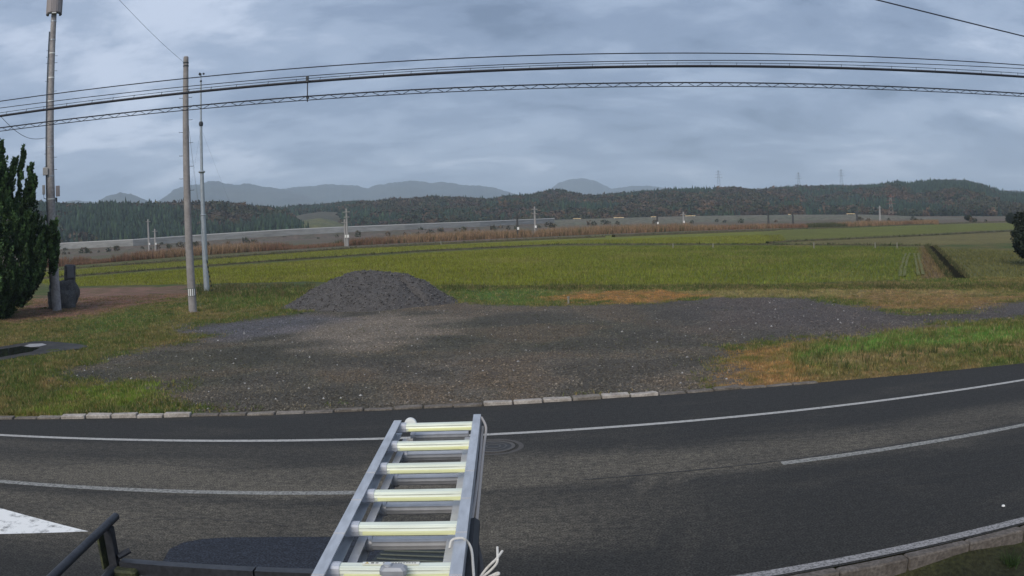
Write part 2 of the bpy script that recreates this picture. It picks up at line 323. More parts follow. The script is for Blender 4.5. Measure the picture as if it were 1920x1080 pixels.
def ground_material():
    m = bpy.data.materials.new('ground_cover'); m.use_nodes = True; N = m.node_tree.nodes; K = m.node_tree.links
    b = N['Principled BSDF']; b.inputs['Roughness'].default_value = 0.9; b.inputs['Specular IOR Level'].default_value = 0.2
    g = N.new('ShaderNodeNewGeometry')
    def noise(s, d=5, ro=0.6):
        n = N.new('ShaderNodeTexNoise'); n.inputs['Scale'].default_value = s; n.inputs['Detail'].default_value = d; n.inputs['Roughness'].default_value = ro; K.new(g.outputs['Position'], n.inputs['Vector']); return n
    def rng(s, a0, a1, b0, b1):
        r = N.new('ShaderNodeMapRange'); r.inputs[1].default_value = a0; r.inputs[2].default_value = a1; r.inputs[3].default_value = b0; r.inputs[4].default_value = b1; K.new(s, r.inputs[0]); return r.outputs[0]
    def math_(op, p, q):
        n = N.new('ShaderNodeMath'); n.operation = op
        for i, v in enumerate((p, q)):
            if isinstance(v, (int, float)): n.inputs[i].default_value = v
            else: K.new(v, n.inputs[i])
        return n.outputs[0]
    def scale(c, s):
        v = N.new('ShaderNodeVectorMath'); v.operation = 'SCALE'; K.new(c, v.inputs[0]); K.new(s, v.inputs['Scale']); return v.outputs[0]
    A = lambda n: N.new('ShaderNodeAttribute')
    ac = A(0); ac.attribute_name = 'Col'; aq = A(0); aq.attribute_name = 'Grv'; am = A(0); am.attribute_name = 'gm'
    nz = noise(3.2, 8, 0.72); nf = noise(22, 4); nfar = noise(0.9, 6, 0.7)
    grass = scale(scale(ac.outputs['Color'], rng(nf.outputs[0], 0.3, 0.7, 0.55, 1.4)), rng(nfar.outputs[0], 0.3, 0.7, 0.72, 1.28))
    vo = N.new('ShaderNodeTexVoronoi'); vo.inputs['Scale'].default_value = 26; K.new(g.outputs['Position'], vo.inputs['Vector'])
    sp = N.new('ShaderNodeSeparateColor'); K.new(vo.outputs['Color'], sp.inputs[0])
    st = rng(sp.outputs[0], 0.0, 1.0, 0.45, 1.45); pale = rng(sp.outputs[1], 0.975, 0.985, 0.0, 1.4)
    gr = scale(scale(aq.outputs['Color'], math_('ADD', st, pale)), rng(nf.outputs[0], 0.3, 0.7, 0.6, 1.35))
    gr = scale(gr, rng(nfar.outputs[0], 0.3, 0.7, 0.8, 1.2))
    mk = math_('ADD', am.outputs['Fac'], math_('MULTIPLY', math_('SUBTRACT', nz.outputs[0], 0.5), 1.7))
    mk = rng(mk, 0.42, 0.58, 0.0, 1.0)
    mx_ = N.new('ShaderNodeMix'); mx_.data_type = 'RGBA'; K.new(mk, mx_.inputs[0]); K.new(grass, mx_.inputs[6]); K.new(gr, mx_.inputs[7]); K.new(mx_.outputs[2], b.inputs['Base Color'])
    bp = N.new('ShaderNodeBump'); bp.inputs['Strength'].default_value = 0.55; bp.inputs['Distance'].default_value = 0.03
    K.new(math_('ADD', nf.outputs[0], vo.outputs['Distance']), bp.inputs['Height']); K.new(bp.outputs[0], b.inputs['Normal'])
    return m
tag(link('ground', me, ground_material()), kind='structure')

# ------------------------------------------------------------------ road, apron, markings
def strip(name, xs, y0, y1, z, m, rows=1, cols=None):
    xs = np.asarray(xs); V = []
    for k in range(rows+1):
        t = k/rows; V.append(np.stack([xs, y0(xs)*(1-t)+y1(xs)*t, np.full(len(xs), z)], 1))
    V = np.concatenate(V); n = len(xs); i = (np.arange(rows)[:, None]*n+np.arange(n-1)[None, :]).ravel()
    return link(name, npmesh(name, V, np.stack([i, i+1, i+n+1, i+n], 1)), m)
def asphalt(name, dark, light, wear):
    m = bpy.data.materials.new(name); m.use_nodes = True; N = m.node_tree.nodes; K = m.node_tree.links
    b = N['Principled BSDF']; b.inputs['Roughness'].default_value = 0.82; b.inputs['Specular IOR Level'].default_value = 0.25
    g = N.new('ShaderNodeNewGeometry'); mp_ = N.new('ShaderNodeMapping'); mp_.inputs['Scale'].default_value = (0.30, 0.75, 1); mp_.inputs['Rotation'].default_value = (0, 0, math.radians(-3)); K.new(g.outputs['Position'], mp_.inputs[0])
    n1_ = N.new('ShaderNodeTexNoise'); n1_.inputs['Scale'].default_value = 1.1; n1_.inputs['Detail'].default_value = 7; n1_.inputs['Roughness'].default_value = 0.62; K.new(mp_.outputs[0], n1_.inputs['Vector'])
    n2_ = N.new('ShaderNodeTexNoise'); n2_.inputs['Scale'].default_value = 42; n2_.inputs['Detail'].default_value = 3; K.new(g.outputs['Position'], n2_.inputs['Vector'])
    n3_ = N.new('ShaderNodeTexNoise'); n3_.inputs['Scale'].default_value = 11; n3_.inputs['Detail'].default_value = 5; n3_.inputs['Roughness'].default_value = 0.7; mp3 = N.new('ShaderNodeMapping'); mp3.inputs['Scale'].default_value = (0.75, 1, 1); K.new(g.outputs['Position'], mp3.inputs[0]); K.new(mp3.outputs[0], n3_.inputs['Vector'])
    # dusty wear down the left-hand lanes: fades out towards the right, where the surface is newer
    sx = N.new('ShaderNodeSeparateXYZ'); K.new(g.outputs['Position'], sx.inputs[0])
    def rng(s, a0, a1, b0, b1):
        r = N.new('ShaderNodeMapRange'); r.inputs[1].default_value = a0; r.inputs[2].default_value = a1; r.inputs[3].default_value = b0; r.inputs[4].default_value = b1; r.interpolation_type = 'SMOOTHSTEP'; K.new(s, r.inputs[0]); return r.outputs[0]
    def mul(p, q, op='MULTIPLY'):
        n = N.new('ShaderNodeMath'); n.operation = op
        for i, v in enumerate((p, q)):
            if isinstance(v, (int, float)): n.inputs[i].default_value = v
            else: K.new(v, n.inputs[i])
        return n.outputs[0]
    wa = N.new('ShaderNodeAttribute'); wa.attribute_name = 'wear'
    wv = mul(mul(wa.outputs['Fac'], wear), mul(rng(n1_.outputs[0], 0.28, 0.62, 0.55, 1.1), rng(n3_.outputs[0], 0.3, 0.65, 0.6, 1.2)))
    wv = mul(wv, mul(rng(n1_.outputs[0], 0.5, 0.72, 0.0, 0.22), wear), 'ADD')
    mx_ = N.new('ShaderNodeMix'); mx_.data_type = 'RGBA'; mx_.clamp_factor = True; mx_.inputs[6].default_value = (*dark, 1); mx_.inputs[7].default_value = (*light, 1); K.new(wv, mx_.inputs[0])
    v = N.new('ShaderNodeVectorMath'); v.operation = 'SCALE'; K.new(mx_.outputs[2], v.inputs[0]); K.new(mul(rng(n2_.outputs[0], 0.3, 0.7, 0.35, 1.65), rng(n3_.outputs[0], 0.3, 0.7, 0.75, 1.25)), v.inputs['Scale']); K.new(v.outputs[0], b.inputs['Base Color'])
    bp = N.new('ShaderNodeBump'); bp.inputs['Strength'].default_value = 0.4; bp.inputs['Distance'].default_value = 0.008; K.new(n2_.outputs[0], bp.inputs['Height']); K.new(bp.outputs[0], b.inputs['Normal'])
    return m
M_road = asphalt('road_asphalt', (0.030, 0.029, 0.0265), (0.108, 0.096, 0.076), 1.0)
M_apron = asphalt('apron_asphalt', (0.024, 0.028, 0.038), (0.034, 0.037, 0.046), 0.5)
RX = np.concatenate([np.linspace(-120, -20, 20), np.linspace(-18, 20, 77), np.linspace(24, 120, 18)])
ro = tag(strip('road', RX, lambda x: y_near_edge(x)+0.03-2.2*sst(2.3, 1.4, x), lambda x: Y_KERB(x)+0.02, 0.0, M_road, 60), kind='structure')
co = np.empty(len(ro.data.vertices)*3, np.float32); ro.data.vertices.foreach_get('co', co); co = co.reshape(-1, 3); vx, vy = co[:, 0].astype(float), co[:, 1].astype(float)
dcen = vy-Y_CENTRE(vx)+(fbm(vx*.35, vy*1.2, 3, 71)-.5)*.8
wear_ = sst(-.45, .15, dcen)*sst(2.0, .9, dcen)*(.95-.45*sst(2, 9, vx))
wear_ = np.maximum(wear_, sst(-.2, -.7, dcen)*sst(-2.9, -2.0, dcen)*.72*sst(4.0, -1.5, vx))
wear_ = np.maximum(wear_, sst(1.2, 2.0, dcen)*sst(3.0, 2.2, dcen)*.30*sst(3, -4, vx))
wat = ro.data.attributes.new('wear', 'FLOAT', 'POINT'); wat.data.foreach_set('value', wear_.astype(np.float32))
# apron of newer dark asphalt, flared corner at its left
ap = [at(*p) for p in [(262, 1090), (300, 1062), (318, 1030), (345, 1017), (380, 1011), (425, 1008), (520, 1007), (620, 1007), (760, 1006), (840, 1010), (862, 1040), (866, 1085), (868, 1130)]]
vb = [(p.x, p.y, 0.004) for p in ap]+[(-.3, 1.0, 0.004), (-3.6, 1.0, 0.004)]
me = bpy.data.meshes.new('driveway'); me.from_pydata(vb, [], [tuple(range(len(vb)-1, -1, -1))]); me.update(); tag(link('driveway', me, M_apron), kind='structure')
tag(strip('forecourt', np.linspace(-16, 2.0, 19), lambda x: x*0-2.0, lambda x: y_near_edge(x)-2.1, -0.004, M_road, 4), kind='structure')

def paint(name, c, wear, sc=9.0):
    m = bpy.data.materials.new(name); m.use_nodes = True; N = m.node_tree.nodes; K = m.node_tree.links
    b = N['Principled BSDF']; b.inputs['Roughness'].default_value = 0.7
    g = N.new('ShaderNodeNewGeometry'); n = N.new('ShaderNodeTexNoise'); n.inputs['Scale'].default_value = sc; n.inputs['Detail'].default_value = 8; n.inputs['Roughness'].default_value = 0.75; K.new(g.outputs['Position'], n.inputs['Vector'])
    r = N.new('ShaderNodeMapRange'); r.inputs[1].default_value = wear-0.09; r.inputs[2].default_value = wear+0.09; K.new(n.outputs[0], r.inputs[0])
    mx_ = N.new('ShaderNodeMix'); mx_.data_type = 'RGBA'; mx_.inputs[6].default_value = (0.06, 0.06, 0.058, 1); mx_.inputs[7].default_value = (*c, 1); K.new(r.outputs[0], mx_.inputs[0]); K.new(mx_.outputs[2], b.inputs['Base Color'])
    return m
M_line = paint('line_paint', (0.42, 0.41, 0.39), 0.40, 14)
M_line_worn = paint('worn_line_paint', (0.31, 0.305, 0.28), 0.47, 18)
M_edge = paint('edge_strip_paint', (0.32, 0.31, 0.31), 0.47, 24)
def line(name, x0, x1, yf, w, m, z=0.004):
    xs = np.arange(x0, x1, 0.4); xs = np.append(xs, x1)
    return tag(strip(name, xs, lambda x: yf(x)-w/2, lambda x: yf(x)+w/2, z, m), kind='structure')
line('road_line', -60, 60, Y_OUTER, 0.14, M_line)
line('road_line', -14, at(668, 925).x, Y_CENTRE, 0.16, M_line_worn)
line('road_line', at(1468, 871).x, 12.5, Y_CENTRE, 0.17, M_line_worn)
line('road_line', 1.9, 40, Y_NEAR, 0.15, M_edge)
line('road_seam', at(1090, 893).x, 14, lambda x: Y_CENTRE(x)+0.13, 0.025, mat('seam_tar', (0.016, 0.016, 0.017), 0.6), 0.0045)
M_crack = bpy.data.materials['seam_tar']
for cpts in [[(-9.5, 12.4), (-7.8, 12.2), (-6.1, 12.5), (-4.4, 12.3), (-3.1, 12.45)], [(1.1, 13.2), (2.4, 12.9), (3.6, 13.1), (5.2, 12.85), (6.6, 13.2)], [(-6.6, 10.1), (-5.2, 9.8), (-3.9, 10.0), (-2.5, 9.7)], [(4.4, 10.4), (5.8, 10.0), (7.4, 10.3), (9.2, 10.1)]]:
    cv_ = []; nn = 60; px_ = np.interp(np.linspace(0, 1, nn), np.linspace(0, 1, len(cpts)), [c[0] for c in cpts]); py_ = np.interp(np.linspace(0, 1, nn), np.linspace(0, 1, len(cpts)), [c[1] for c in cpts])+(fbm(px_*4, px_*0, 3, 13)-.5)*.16
    for k in range(nn): w_ = random.uniform(.002, .007); cv_ += [(px_[k], py_[k]-w_, .0035), (px_[k], py_[k]+w_, .0035)]
    tag(MB().add(cv_, [(2*k, 2*k+2, 2*k+3, 2*k+1) for k in range(nn-1)]).build('road_crack', M_crack), kind='structure')
# bright peeling white marking at the left edge of the frame
M_mark = paint('fresh_marking_paint', (0.82, 0.82, 0.80), 0.405, 4.0)
a0, a1, a2 = at(-160, 905), at(166, 997), at(-160, 1003)
me = bpy.data.meshes.new('road_marking'); me.from_pydata([(p.x, p.y, 0.006) for p in (a0, a2, a1)], [], [(0, 1, 2)]); me.update(); tag(link('road_marking', me, M_mark), kind='structure')

# ------------------------------------------------------------------ kerbs (each stone its own piece)
M_kerb = [mat('kerb_stone_pale', (0.44, 0.40, 0.36), 0.85, var=0.25, scale=5, c2=(0.26, 0.23, 0.2), bump=0.2), mat('kerb_stone_dirty', (0.17, 0.15, 0.13), 0.9, var=0.35, scale=5, c2=(0.10, 0.085, 0.07), bump=0.2), mat('kerb_stone_worn', (0.25, 0.225, 0.195), 0.9, var=0.3, scale=5, c2=(0.15, 0.13, 0.11), bump=0.2)]
kerb = bpy.data.objects.new('kerb', None); COL.objects.link(kerb); tag(kerb, kind='structure')
kmesh = []
for mk in M_kerb:
    b = MB().box((0, 0, -0.06), (0.570, 0.20, 0.16), bev=0.012); me = bpy.data.meshes.new('kerb_stone'); me.from_pydata(b.v, [], b.f); me.update(); me.materials.append(mk); kmesh.append(me)
xk = -13.2; k = 0
while xk < 6.4:
    dx = 0.602; xc = xk+dx/2; sl = math.atan2(float(Y_KERB(xc+0.3)-Y_KERB(xc-0.3)), 0.6); dx *= math.cos(sl)
    pale = (-0.95 < xc < 2.9) or (-9.6 < xc < -6.6)
    if pale: q = kmesh[0] if random.random() < 0.75 else kmesh[2]
    else: q = kmesh[1] if random.random() < 0.6 else kmesh[2]
    o = link('kerb_stone', q, None, kerb)
    o.location = (xc, float(Y_KERB(xc))+0.06+random.uniform(-.03, .03), (0.050 if pale else 0.016)+random.uniform(-.016, .016))
    o.rotation_euler = (random.uniform(-.06, .09), random.uniform(-.025, .025), sl+random.uniform(-.02, .02))
    xk += dx; k += 1
kn = bpy.data.objects.new('kerb', None); COL.objects.link(kn); tag(kn, kind='structure')
b = MB().box((0, 0, -0.20), (0.86, 0.15, 0.42), bev=0.016); mkn = bpy.data.meshes.new('kerb_stone'); mkn.from_pydata(b.v, [], b.f); mkn.update()
mkn.materials.append(mat('near_kerb_stone', (0.135, 0.118, 0.105), 0.9, var=0.35, scale=5, c2=(0.085, 0.072, 0.062), bump=0.4))
xc = 2.85
while xc < 16:
    sl = math.atan2(float(Y_NEAR(xc+.4)-Y_NEAR(xc-.4)), 0.8); o = link('kerb_stone', mkn, None, kn)
    o.location = (xc, float(Y_NEAR(xc))-0.225+random.uniform(-.008, .008), 0.0+random.uniform(-.008, .008)); o.rotation_euler = (random.uniform(-.02, .02), 0, sl+random.uniform(-.01, .01)); xc += 0.872*math.cos(sl)

# manhole in the road beside the ladder top
c0 = at(925, 838)
mh = thing('manhole_cover', 'round dark iron manhole cover in the road right of the ladder top', 'manhole', (c0.x, c0.y, 0.002))
M_iron = mat('cast_iron', (0.045, 0.043, 0.042), 0.6, 0.3, var=0.3, scale=20)
def ring(mb, r0, r1, z0, z1, n=40):
    v = []; f = []
    for k in range(n):
        a = 2*math.pi*k/n; c, s = math.cos(a), math.sin(a); v += [(r0*c, r0*s, z0), (r1*c, r1*s, z0), (r1*c, r1*s, z1), (r0*c, r0*s, z1)]
    for k in range(n):
        p, q = 4*k, 4*((k+1) % n); f += [(p+3, p+2, q+2, q+3), (p+1, q+1, q+2, p+2), (p, p+3, q+3, q)]
    mb.add(v, f); return mb
ring(MB(), 0.30, 0.36, 0, 0.012).build('rim', mat('manhole_rim', (0.085, 0.08, 0.075), 0.7, var=0.2, scale=15), mh)
mb = MB(); mb.add([(0, 0, 0.008)]+[(0.297*math.cos(2*math.pi*k/32), 0.297*math.sin(2*math.pi*k/32), 0.008) for k in range(32)], [(0, k+1, (k+1) % 32+1) for k in range(32)]); mb.build('lid', M_iron, mh)
mb = MB(); ring(mb, 0.10, 0.125, 0.008, 0.013); ring(mb, 0.20, 0.225, 0.008, 0.013)
mb.build('raised_ring', mat('worn_iron', (0.10, 0.095, 0.09), 0.6, 0.3), mh)
ring(MB(), 0.42, 0.50, 0.0, 0.003).build('patch_ring', mat('patch_tar', (0.075, 0.07, 0.066), 0.85, var=0.3, scale=12), mh)

# ------------------------------------------------------------------ concrete pad with puddle at the left
pad = [at(*p) for p in [(-60, 664), (0, 653), (30, 648), (62, 643), (85, 642), (120, 645), (148, 648), (166, 652), (150, 657), (110, 661), (80, 667), (40, 671), (0, 679), (-60, 690)]]
pc = sum(pad, Vector())/len(pad)
pt = thing('concrete_pad', 'wet flat concrete pad with a puddle in the grass at the left edge', 'concrete pad', (pc.x, pc.y, 0.0))
def slab(poly, z0, z1):
    n = len(poly); m = MB(); m.add([(p.x-pc.x, p.y-pc.y, z) for z in (z0, z1) for p in poly], [tuple(range(n, 2*n)) if sum(poly[q].x*poly[(q+1) % n].y-poly[(q+1) % n].x*poly[q].y for q in range(n)) > 0 else tuple(range(n, 2*n))[::-1]]+[(k, n+k, n+(k+1) % n, (k+1) % n) for k in range(n)]); return m
slab(pad, -0.1, 0.055).build('slab', mat('wet_concrete', (0.035, 0.035, 0.035), 0.6, var=0.3, scale=1.4, c2=(0.065, 0.062, 0.06), spec=0.12), pt)
pud = [at(*p) for p in [(-50, 668), (0, 658), (40, 652), (75, 655), (60, 662), (0, 673), (-50, 683)]]
slab(pud, 0.057, 0.061).build('puddle', mat('puddle_water', (0.02, 0.022, 0.02), 0.08, var=0.02, spec=0.5), pt)
glintp = [at(*p) for p in [(46, 652), (56, 648), (80, 647), (88, 649.5), (74, 652.5), (58, 654)]]
slab(glintp, 0.057, 0.064).build('painted_sky_glint', mat('sky_glint_paint', (0.30, 0.30, 0.31), 0.8, var=0.2, scale=4), pt)  # pale patch paints the sky's reflection in the puddle

# ------------------------------------------------------------------ gravel pile
sil = [(528, 580), (556, 562), (590, 541), (625, 521), (655, 511), (690, 507), (730, 509), (765, 514), (800, 528), (830, 547), (862, 571)]
YP = 38.6
sx = []; sz = []
for p in sil:
    q = at_y(*p, YP); sx.append(q.x); sz.append(max(q.z, 0.0))
sz[0] = sz[-1] = -0.02
xs = np.linspace(sx[0]-0.3, sx[-1]+0.4, 110); ys = np.linspace(-3.4, 3.2, 74)
X, Y = np.meshgrid(xs, ys); hz = np.interp(X, sx, sz)
prof = np.clip(1-np.abs(Y+0.15)/np.clip(0.55+1.65*hz, 0.3, 9), 0, 1)
prof = prof**0.8
Zp = hz*prof
xa, xb = at_y(757, 522, YP).x, at_y(803, 560, YP).x; u = (X-xa)/(xb-xa)   # crease on the right shoulder
crease = np.exp(-((Y+0.55+1.1*u)/0.16)**2)*((u > -0.15) & (u < 1.1)); ledge = (Y+0.55+1.1*u < 0)*(u > -0.1)*sst(-0.1, 0.3, u)
Zp = Zp-0.13*crease*hz-0.10*ledge*hz
Zp += (fbm(X*1.8, Y*1.8, 4, 31)-0.5)*0.16*np.clip(hz, 0, 1)+(fbm(X*7, Y*7, 2, 33)-0.5)*0.07*np.clip(hz*2, 0, 1)
Zp = np.maximum(Zp, -0.05)
n = len(xs); i = (np.arange(len(ys)-1)[:, None]*n+np.arange(n-1)[None, :]).ravel()
pile = thing('gravel_pile', 'long low pile of dark grey crushed gravel at the back of the lot', 'gravel pile', (0, YP, 0.0))
M_pile = mat('pile_gravel', (0.092, 0.086, 0.084), 0.9, var=0.45, scale=5, c2=(0.060, 0.056, 0.055), bump=0.9, bscale=22)
link('mound', npmesh('mound', np.stack([X.ravel(), Y.ravel(), Zp.ravel()], 1), np.stack([i, i+1, i+n+1, i+n], 1), None, True), M_pile, pile)

def stones(px, py, pz, size, cols):               # batches of small octahedral stones
    nS = len(px); base = np.array([[1, 0, 0], [0, 1, 0], [-1, 0, 0], [0, -1, 0], [0, 0, 0.8], [0, 0, -0.8]], float)
    a = RNG.uniform(0, 6.28, nS); ca, sa = np.cos(a), np.sin(a)
    j = RNG.uniform(0.6, 1.3, (nS, 6, 3)); B = base[None]*j*size[:, None, None]
    Vx = B[:, :, 0]*ca[:, None]-B[:, :, 1]*sa[:, None]+px[:, None]; Vy = B[:, :, 0]*sa[:, None]+B[:, :, 1]*ca[:, None]+py[:, None]; Vz = B[:, :, 2]+pz[:, None]
    V = np.stack([Vx, Vy, Vz], 2).reshape(-1, 3)
    T = np.array([[0, 1, 4], [1, 2, 4], [2, 3, 4], [3, 0, 4], [1, 0, 5], [2, 1, 5], [3, 2, 5], [0, 3, 5]])
    Fc = (np.arange(nS)[:, None, None]*6+T[None]).reshape(-1, 3)
    return V, Fc, np.repeat(cols, 6, 0)
M_pebble = mat('loose_stone', attr=True, rough=0.85, var=0.2, scale=3, spec=0.2)
nS = 5000; ix = RNG.integers(0, X.size, nS); keep = hz.ravel()[ix]*prof.ravel()[ix] > 0.02; ix = ix[keep]
g_ = RNG.uniform(0.5, 1.7, len(ix))[:, None]
V, Fc, cc = stones(X.ravel()[ix]+RNG.normal(0, .03, len(ix)), Y.ravel()[ix]+RNG.normal(0, .03, len(ix)), Zp.ravel()[ix]+0.01, RNG.uniform(.02, .06, len(ix)), np.array([[0.095, 0.090, 0.088]])*g_)
tag(link('stones', npmesh('stones', V, Fc, cc), M_pebble, pile), kind='stuff')

# loose stones over the lot
nS = 60000
lx = RNG.uniform(-22, 24, nS); ly = 16.3+(RNG.uniform(0, 1, nS)**1.6)*24
lx = lx*(0.55+0.45*(ly-16)/24)
sdl = sdist(lx, ly, P_LOT); kp = (sdl+RNG.normal(0, 0.5, nS) > 0) & (ly > Y_KERB(lx)+0.25); lx, ly = lx[kp], ly[kp]
_, qc, _ = ground_cols(lx, ly)
tone = RNG.lognormal(0.0, 0.32, len(lx)); pale_ = RNG.uniform(0, 1, len(lx)) < 0.006
cc0 = qc*1.25*tone[:, None]; cc0[pale_] = np.array([0.42, 0.41, 0.40])*RNG.uniform(0.6, 1.1, (pale_.sum(), 1))
V, Fc, cc = stones(lx, ly, ground_z(lx, ly)+0.006, RNG.uniform(.012, .034, len(lx))*(1+0.35*pale_), cc0)
tag(link('loose_gravel', npmesh('loose_gravel', V, Fc, cc), M_pebble), 'loose dark gravel and scattered pale stones covering the lot', 'gravel', kind='stuff')

# ------------------------------------------------------------------ grass, stubble, reeds
def blades(px, py, pz, h, w, lean, cols, per):
    nT = len(px); px = np.repeat(px, per); py = np.repeat(py, per); pz = np.repeat(pz, per); h = np.repeat(h, per)*RNG.uniform(.55, 1.15, nT*per); w = np.repeat(w, per); cols = np.repeat(cols, per, 0)
    m = len(px); a = RNG.uniform(0, 6.283, m); rr = w*RNG.uniform(0.3, 2.5, m); bx = px+np.cos(a)*rr; by = py+np.sin(a)*rr
    t = RNG.uniform(0, 6.283, m); tx, ty = np.cos(t)*w/2, np.sin(t)*w/2; ln = h*lean*RNG.uniform(.2, 1.2, m)
    V = np.empty((m, 3, 3)); V[:, 0] = np.stack([bx-tx, by-ty, pz-0.01], 1); V[:, 1] = np.stack([bx+tx, by+ty, pz-0.01], 1); V[:, 2] = np.stack([bx+np.cos(a)*ln, by+np.sin(a)*ln, pz+h], 1)
    cj = RNG.uniform(.7, 1.3, m)[:, None]
    cv = np.repeat((cols*cj)[:, None, :], 3, 1); cv[:, 2] *= 1.15
    return V.reshape(-1, 3), np.arange(m*3).reshape(-1, 3), cv.reshape(-1, 3)
nG = 190000
gx = RNG.uniform(-1, 1, nG); gy = 15.6+(RNG.uniform(0, 1, nG)**1.35)*34
gx = gx*(gy*0.80+1.5)
yk = Y_KERB(gx); gmv = sdist(gx, gy, P_LOT)+(fbm(gx*0.5, gy*0.5, 4, 9)-0.5)*2.2+(fbm(gx*1.7, gy*1.7, 3, 21)-0.5)*1.4+RNG.normal(0, .35, nG)
okk = (gmv < 0.0) & (gy > yk+0.22+0.2*(gx > 6)*-1) & (sdist(gx, gy, P_PADDY_A) < -0.4) & (sdist(gx, gy, P_PADDY_C) < -0.2) & (sdist(gx, gy, [tuple(p[:2]) for p in pad]) < -0.05)
gx, gy = gx[okk], gy[okk]; gc, _, _ = ground_cols(gx, gy)
dry = gc[:, 0] > gc[:, 1]*1.25
hgt = np.where(dry, 0.055, 0.085)*(0.6+1.1*fbm(gx*0.8, gy*0.8, 3, 41))
hgt *= 1+0.35*(sdist(gx, gy, Z_GREEN1) > -0.2)+0.6*(sdist(gx, gy, Z_GREEN2) > -0.5)
straw = RNG.uniform(0, 1, len(gx)) < 0.17; gc[straw] = gc[straw]*0.4+np.array([0.20, 0.15, 0.075])*0.75
pk = RNG.uniform(0, 1, len(gx)) < .28; pal = np.array([[.05, .085, .02], [.10, .11, .03], [.19, .14, .07], [.21, .12, .05], [.07, .10, .025]]); gc[pk] = gc[pk]*.45+pal[RNG.integers(0, 5, pk.sum())]*.55
V, Fc, cc = blades(gx, gy, ground_z(gx, gy), hgt, np.full(len(gx), 0.014)*(0.6+gy/30), 0.7, gc*1.45, 3)
tag(link('verge_grass', npmesh('verge_grass', V, Fc, cc), M_blade), 'short green and dry brown grass on the verges round the lot', 'grass', kind='stuff')
nW = 9000; ax_ = RNG.uniform(-16, 22, nW); ay_ = RNG.uniform(17, 38, nW); cl_ = fbm(ax_*.45, ay_*.45, 4, 83)
kw = (sdist(ax_, ay_, P_LOT) > .2) & (cl_+RNG.normal(0, .05, nW) > .60) & (ay_ > Y_KERB(ax_)+.4); ax_, ay_ = ax_[kw], ay_[kw]
V, Fc, cc = blades(ax_, ay_, ground_z(ax_, ay_), RNG.uniform(.02, .06, len(ax_)), np.full(len(ax_), .016), .9, np.array([[.07, .085, .03], [.12, .10, .045], [.05, .07, .025]])[RNG.integers(0, 3, len(ax_))], 3)
tag(link('lot_weeds', npmesh('lot_weeds', V, Fc, cc), M_blade), 'sparse low weeds creeping through the gravel of the lot', 'weeds', kind='stuff')
# taller weeds: strip along the near paddy bank, right verge tufts, kerb side weed
wx = []; wy = []; wh = []
for k in range(4200):
    t = random.random(); p = at(830+t*1110, 541+random.gauss(0, 2.5)-t*2); wx.append(p.x); wy.append(p.y); wh.append(random.uniform(.06, .26)*(0.35+float(vnoise(p.x*0.5, 0, 3))))
for k in range(160):
    p = at(random.uniform(1490, 1930), random.uniform(655, 700)); wx.append(p.x); wy.append(p.y); wh.append(random.uniform(.10, .30))
for k in range(1200):
    p = at(random.uniform(370, 590), random.uniform(535, 560)); wx.append(p.x); wy.append(p.y); wh.append(random.uniform(.1, .35))
wx, wy, wh = map(np.array, (wx, wy, wh)); okk = (wy > Y_KERB(wx)+0.3); wx, wy, wh = wx[okk], wy[okk], wh[okk]
wc = np.where(RNG.uniform(0, 1, (len(wx), 1)) < 0.34, np.array([[0.15, 0.12, 0.06]]), np.array([[0.060, 0.078, 0.026]]))
V, Fc, cc = blades(wx, wy, ground_z(wx, wy), wh, np.full(len(wx), .03), 0.5, wc, 5)
tag(link('tall_weeds', npmesh('tall_weeds', V, Fc, cc), M_blade), 'taller ragged weeds along the near edge of the paddy', 'weeds', kind='stuff')
for (px, py, hh) in [(1892, 1062, .20)]:
    p = at(px, py, -0.3); nn = 40
    V, Fc, cc = blades(np.full(nn, p.x)+RNG.normal(0, .04, nn), np.full(nn, p.y)+RNG.normal(0, .03, nn), np.full(nn, -0.3), np.full(nn, hh), np.full(nn, .016), 1.0, np.tile([[0.03, 0.055, 0.018]], (nn, 1)), 3)
    tag(link('weed_clump', npmesh('weed_clump', V, Fc, cc), M_blade), 'small green weed clump below the kerb in the lower right corner', 'weed')

# rice stubble in rows
dv = (_d1-_d0).normalized(); dirx, diry = dv.x, dv.y
def stubble(name, poly, step_r, step_h, base, label, rot=0.0, lim=112, hh=0.19):
    ca, sa = math.cos(rot), math.sin(rot); ex = (dirx*ca-diry*sa, dirx*sa+diry*ca); ey = (-ex[1], ex[0])
    A = np.array(poly); ua = A @ np.array(ex); va = A @ np.array(ey)
    uu = np.arange(ua.min(), ua.max(), step_h); vv = np.arange(va.min(), va.max(), step_r); Ug, Vg = np.meshgrid(uu, vv); Ug = Ug.ravel()+RNG.normal(0, .05, Ug.size); Vg = Vg.ravel()+RNG.normal(0, .03, Vg.size)
    X_ = Ug*ex[0]+Vg*ey[0]; Y_ = Ug*ex[1]+Vg*ey[1]
    k = (sdist(X_, Y_, poly) > 0.25) & (Y_ < lim) & (np.abs(X_) < Y_*0.82+3)
    X_, Y_ = X_[k], Y_[k]; gcol_, _, _ = ground_cols(X_, Y_)
    cl = gcol_*1.1*RNG.uniform(.8, 1.25, (len(X_), 1)); st = RNG.uniform(0, 1, len(X_)) < .16; cl[st] = cl[st]*0.4+np.array([0.19, 0.16, 0.06])*0.6
    V, Fc, cc = blades(X_, Y_, ground_z(X_, Y_), hh*(0.7+0.6*fbm(X_*.3, Y_*.3, 3, 77)), np.full(len(X_), .055), 0.45, cl, 3)
    tag(link(name, npmesh(name, V, Fc, cc), M_blade), label, 'rice stubble', kind='stuff')
stubble('rice_stubble', P_PADDY_A, 0.33, 0.26, None, 'yellow green regrown rice stubble in rows across the large near paddy')
stubble('rice_stubble', P_PADDY_B, 0.45, 0.40, None, 'yellow green rice stubble in the narrow paddy beyond the dark bund', lim=135)
stubble('rice_stubble', P_PADDY_C, 0.40, 0.35, None, 'dull olive stubble in the paddy right of the ditch')
dm = MB(); dvv = []; nq = 40
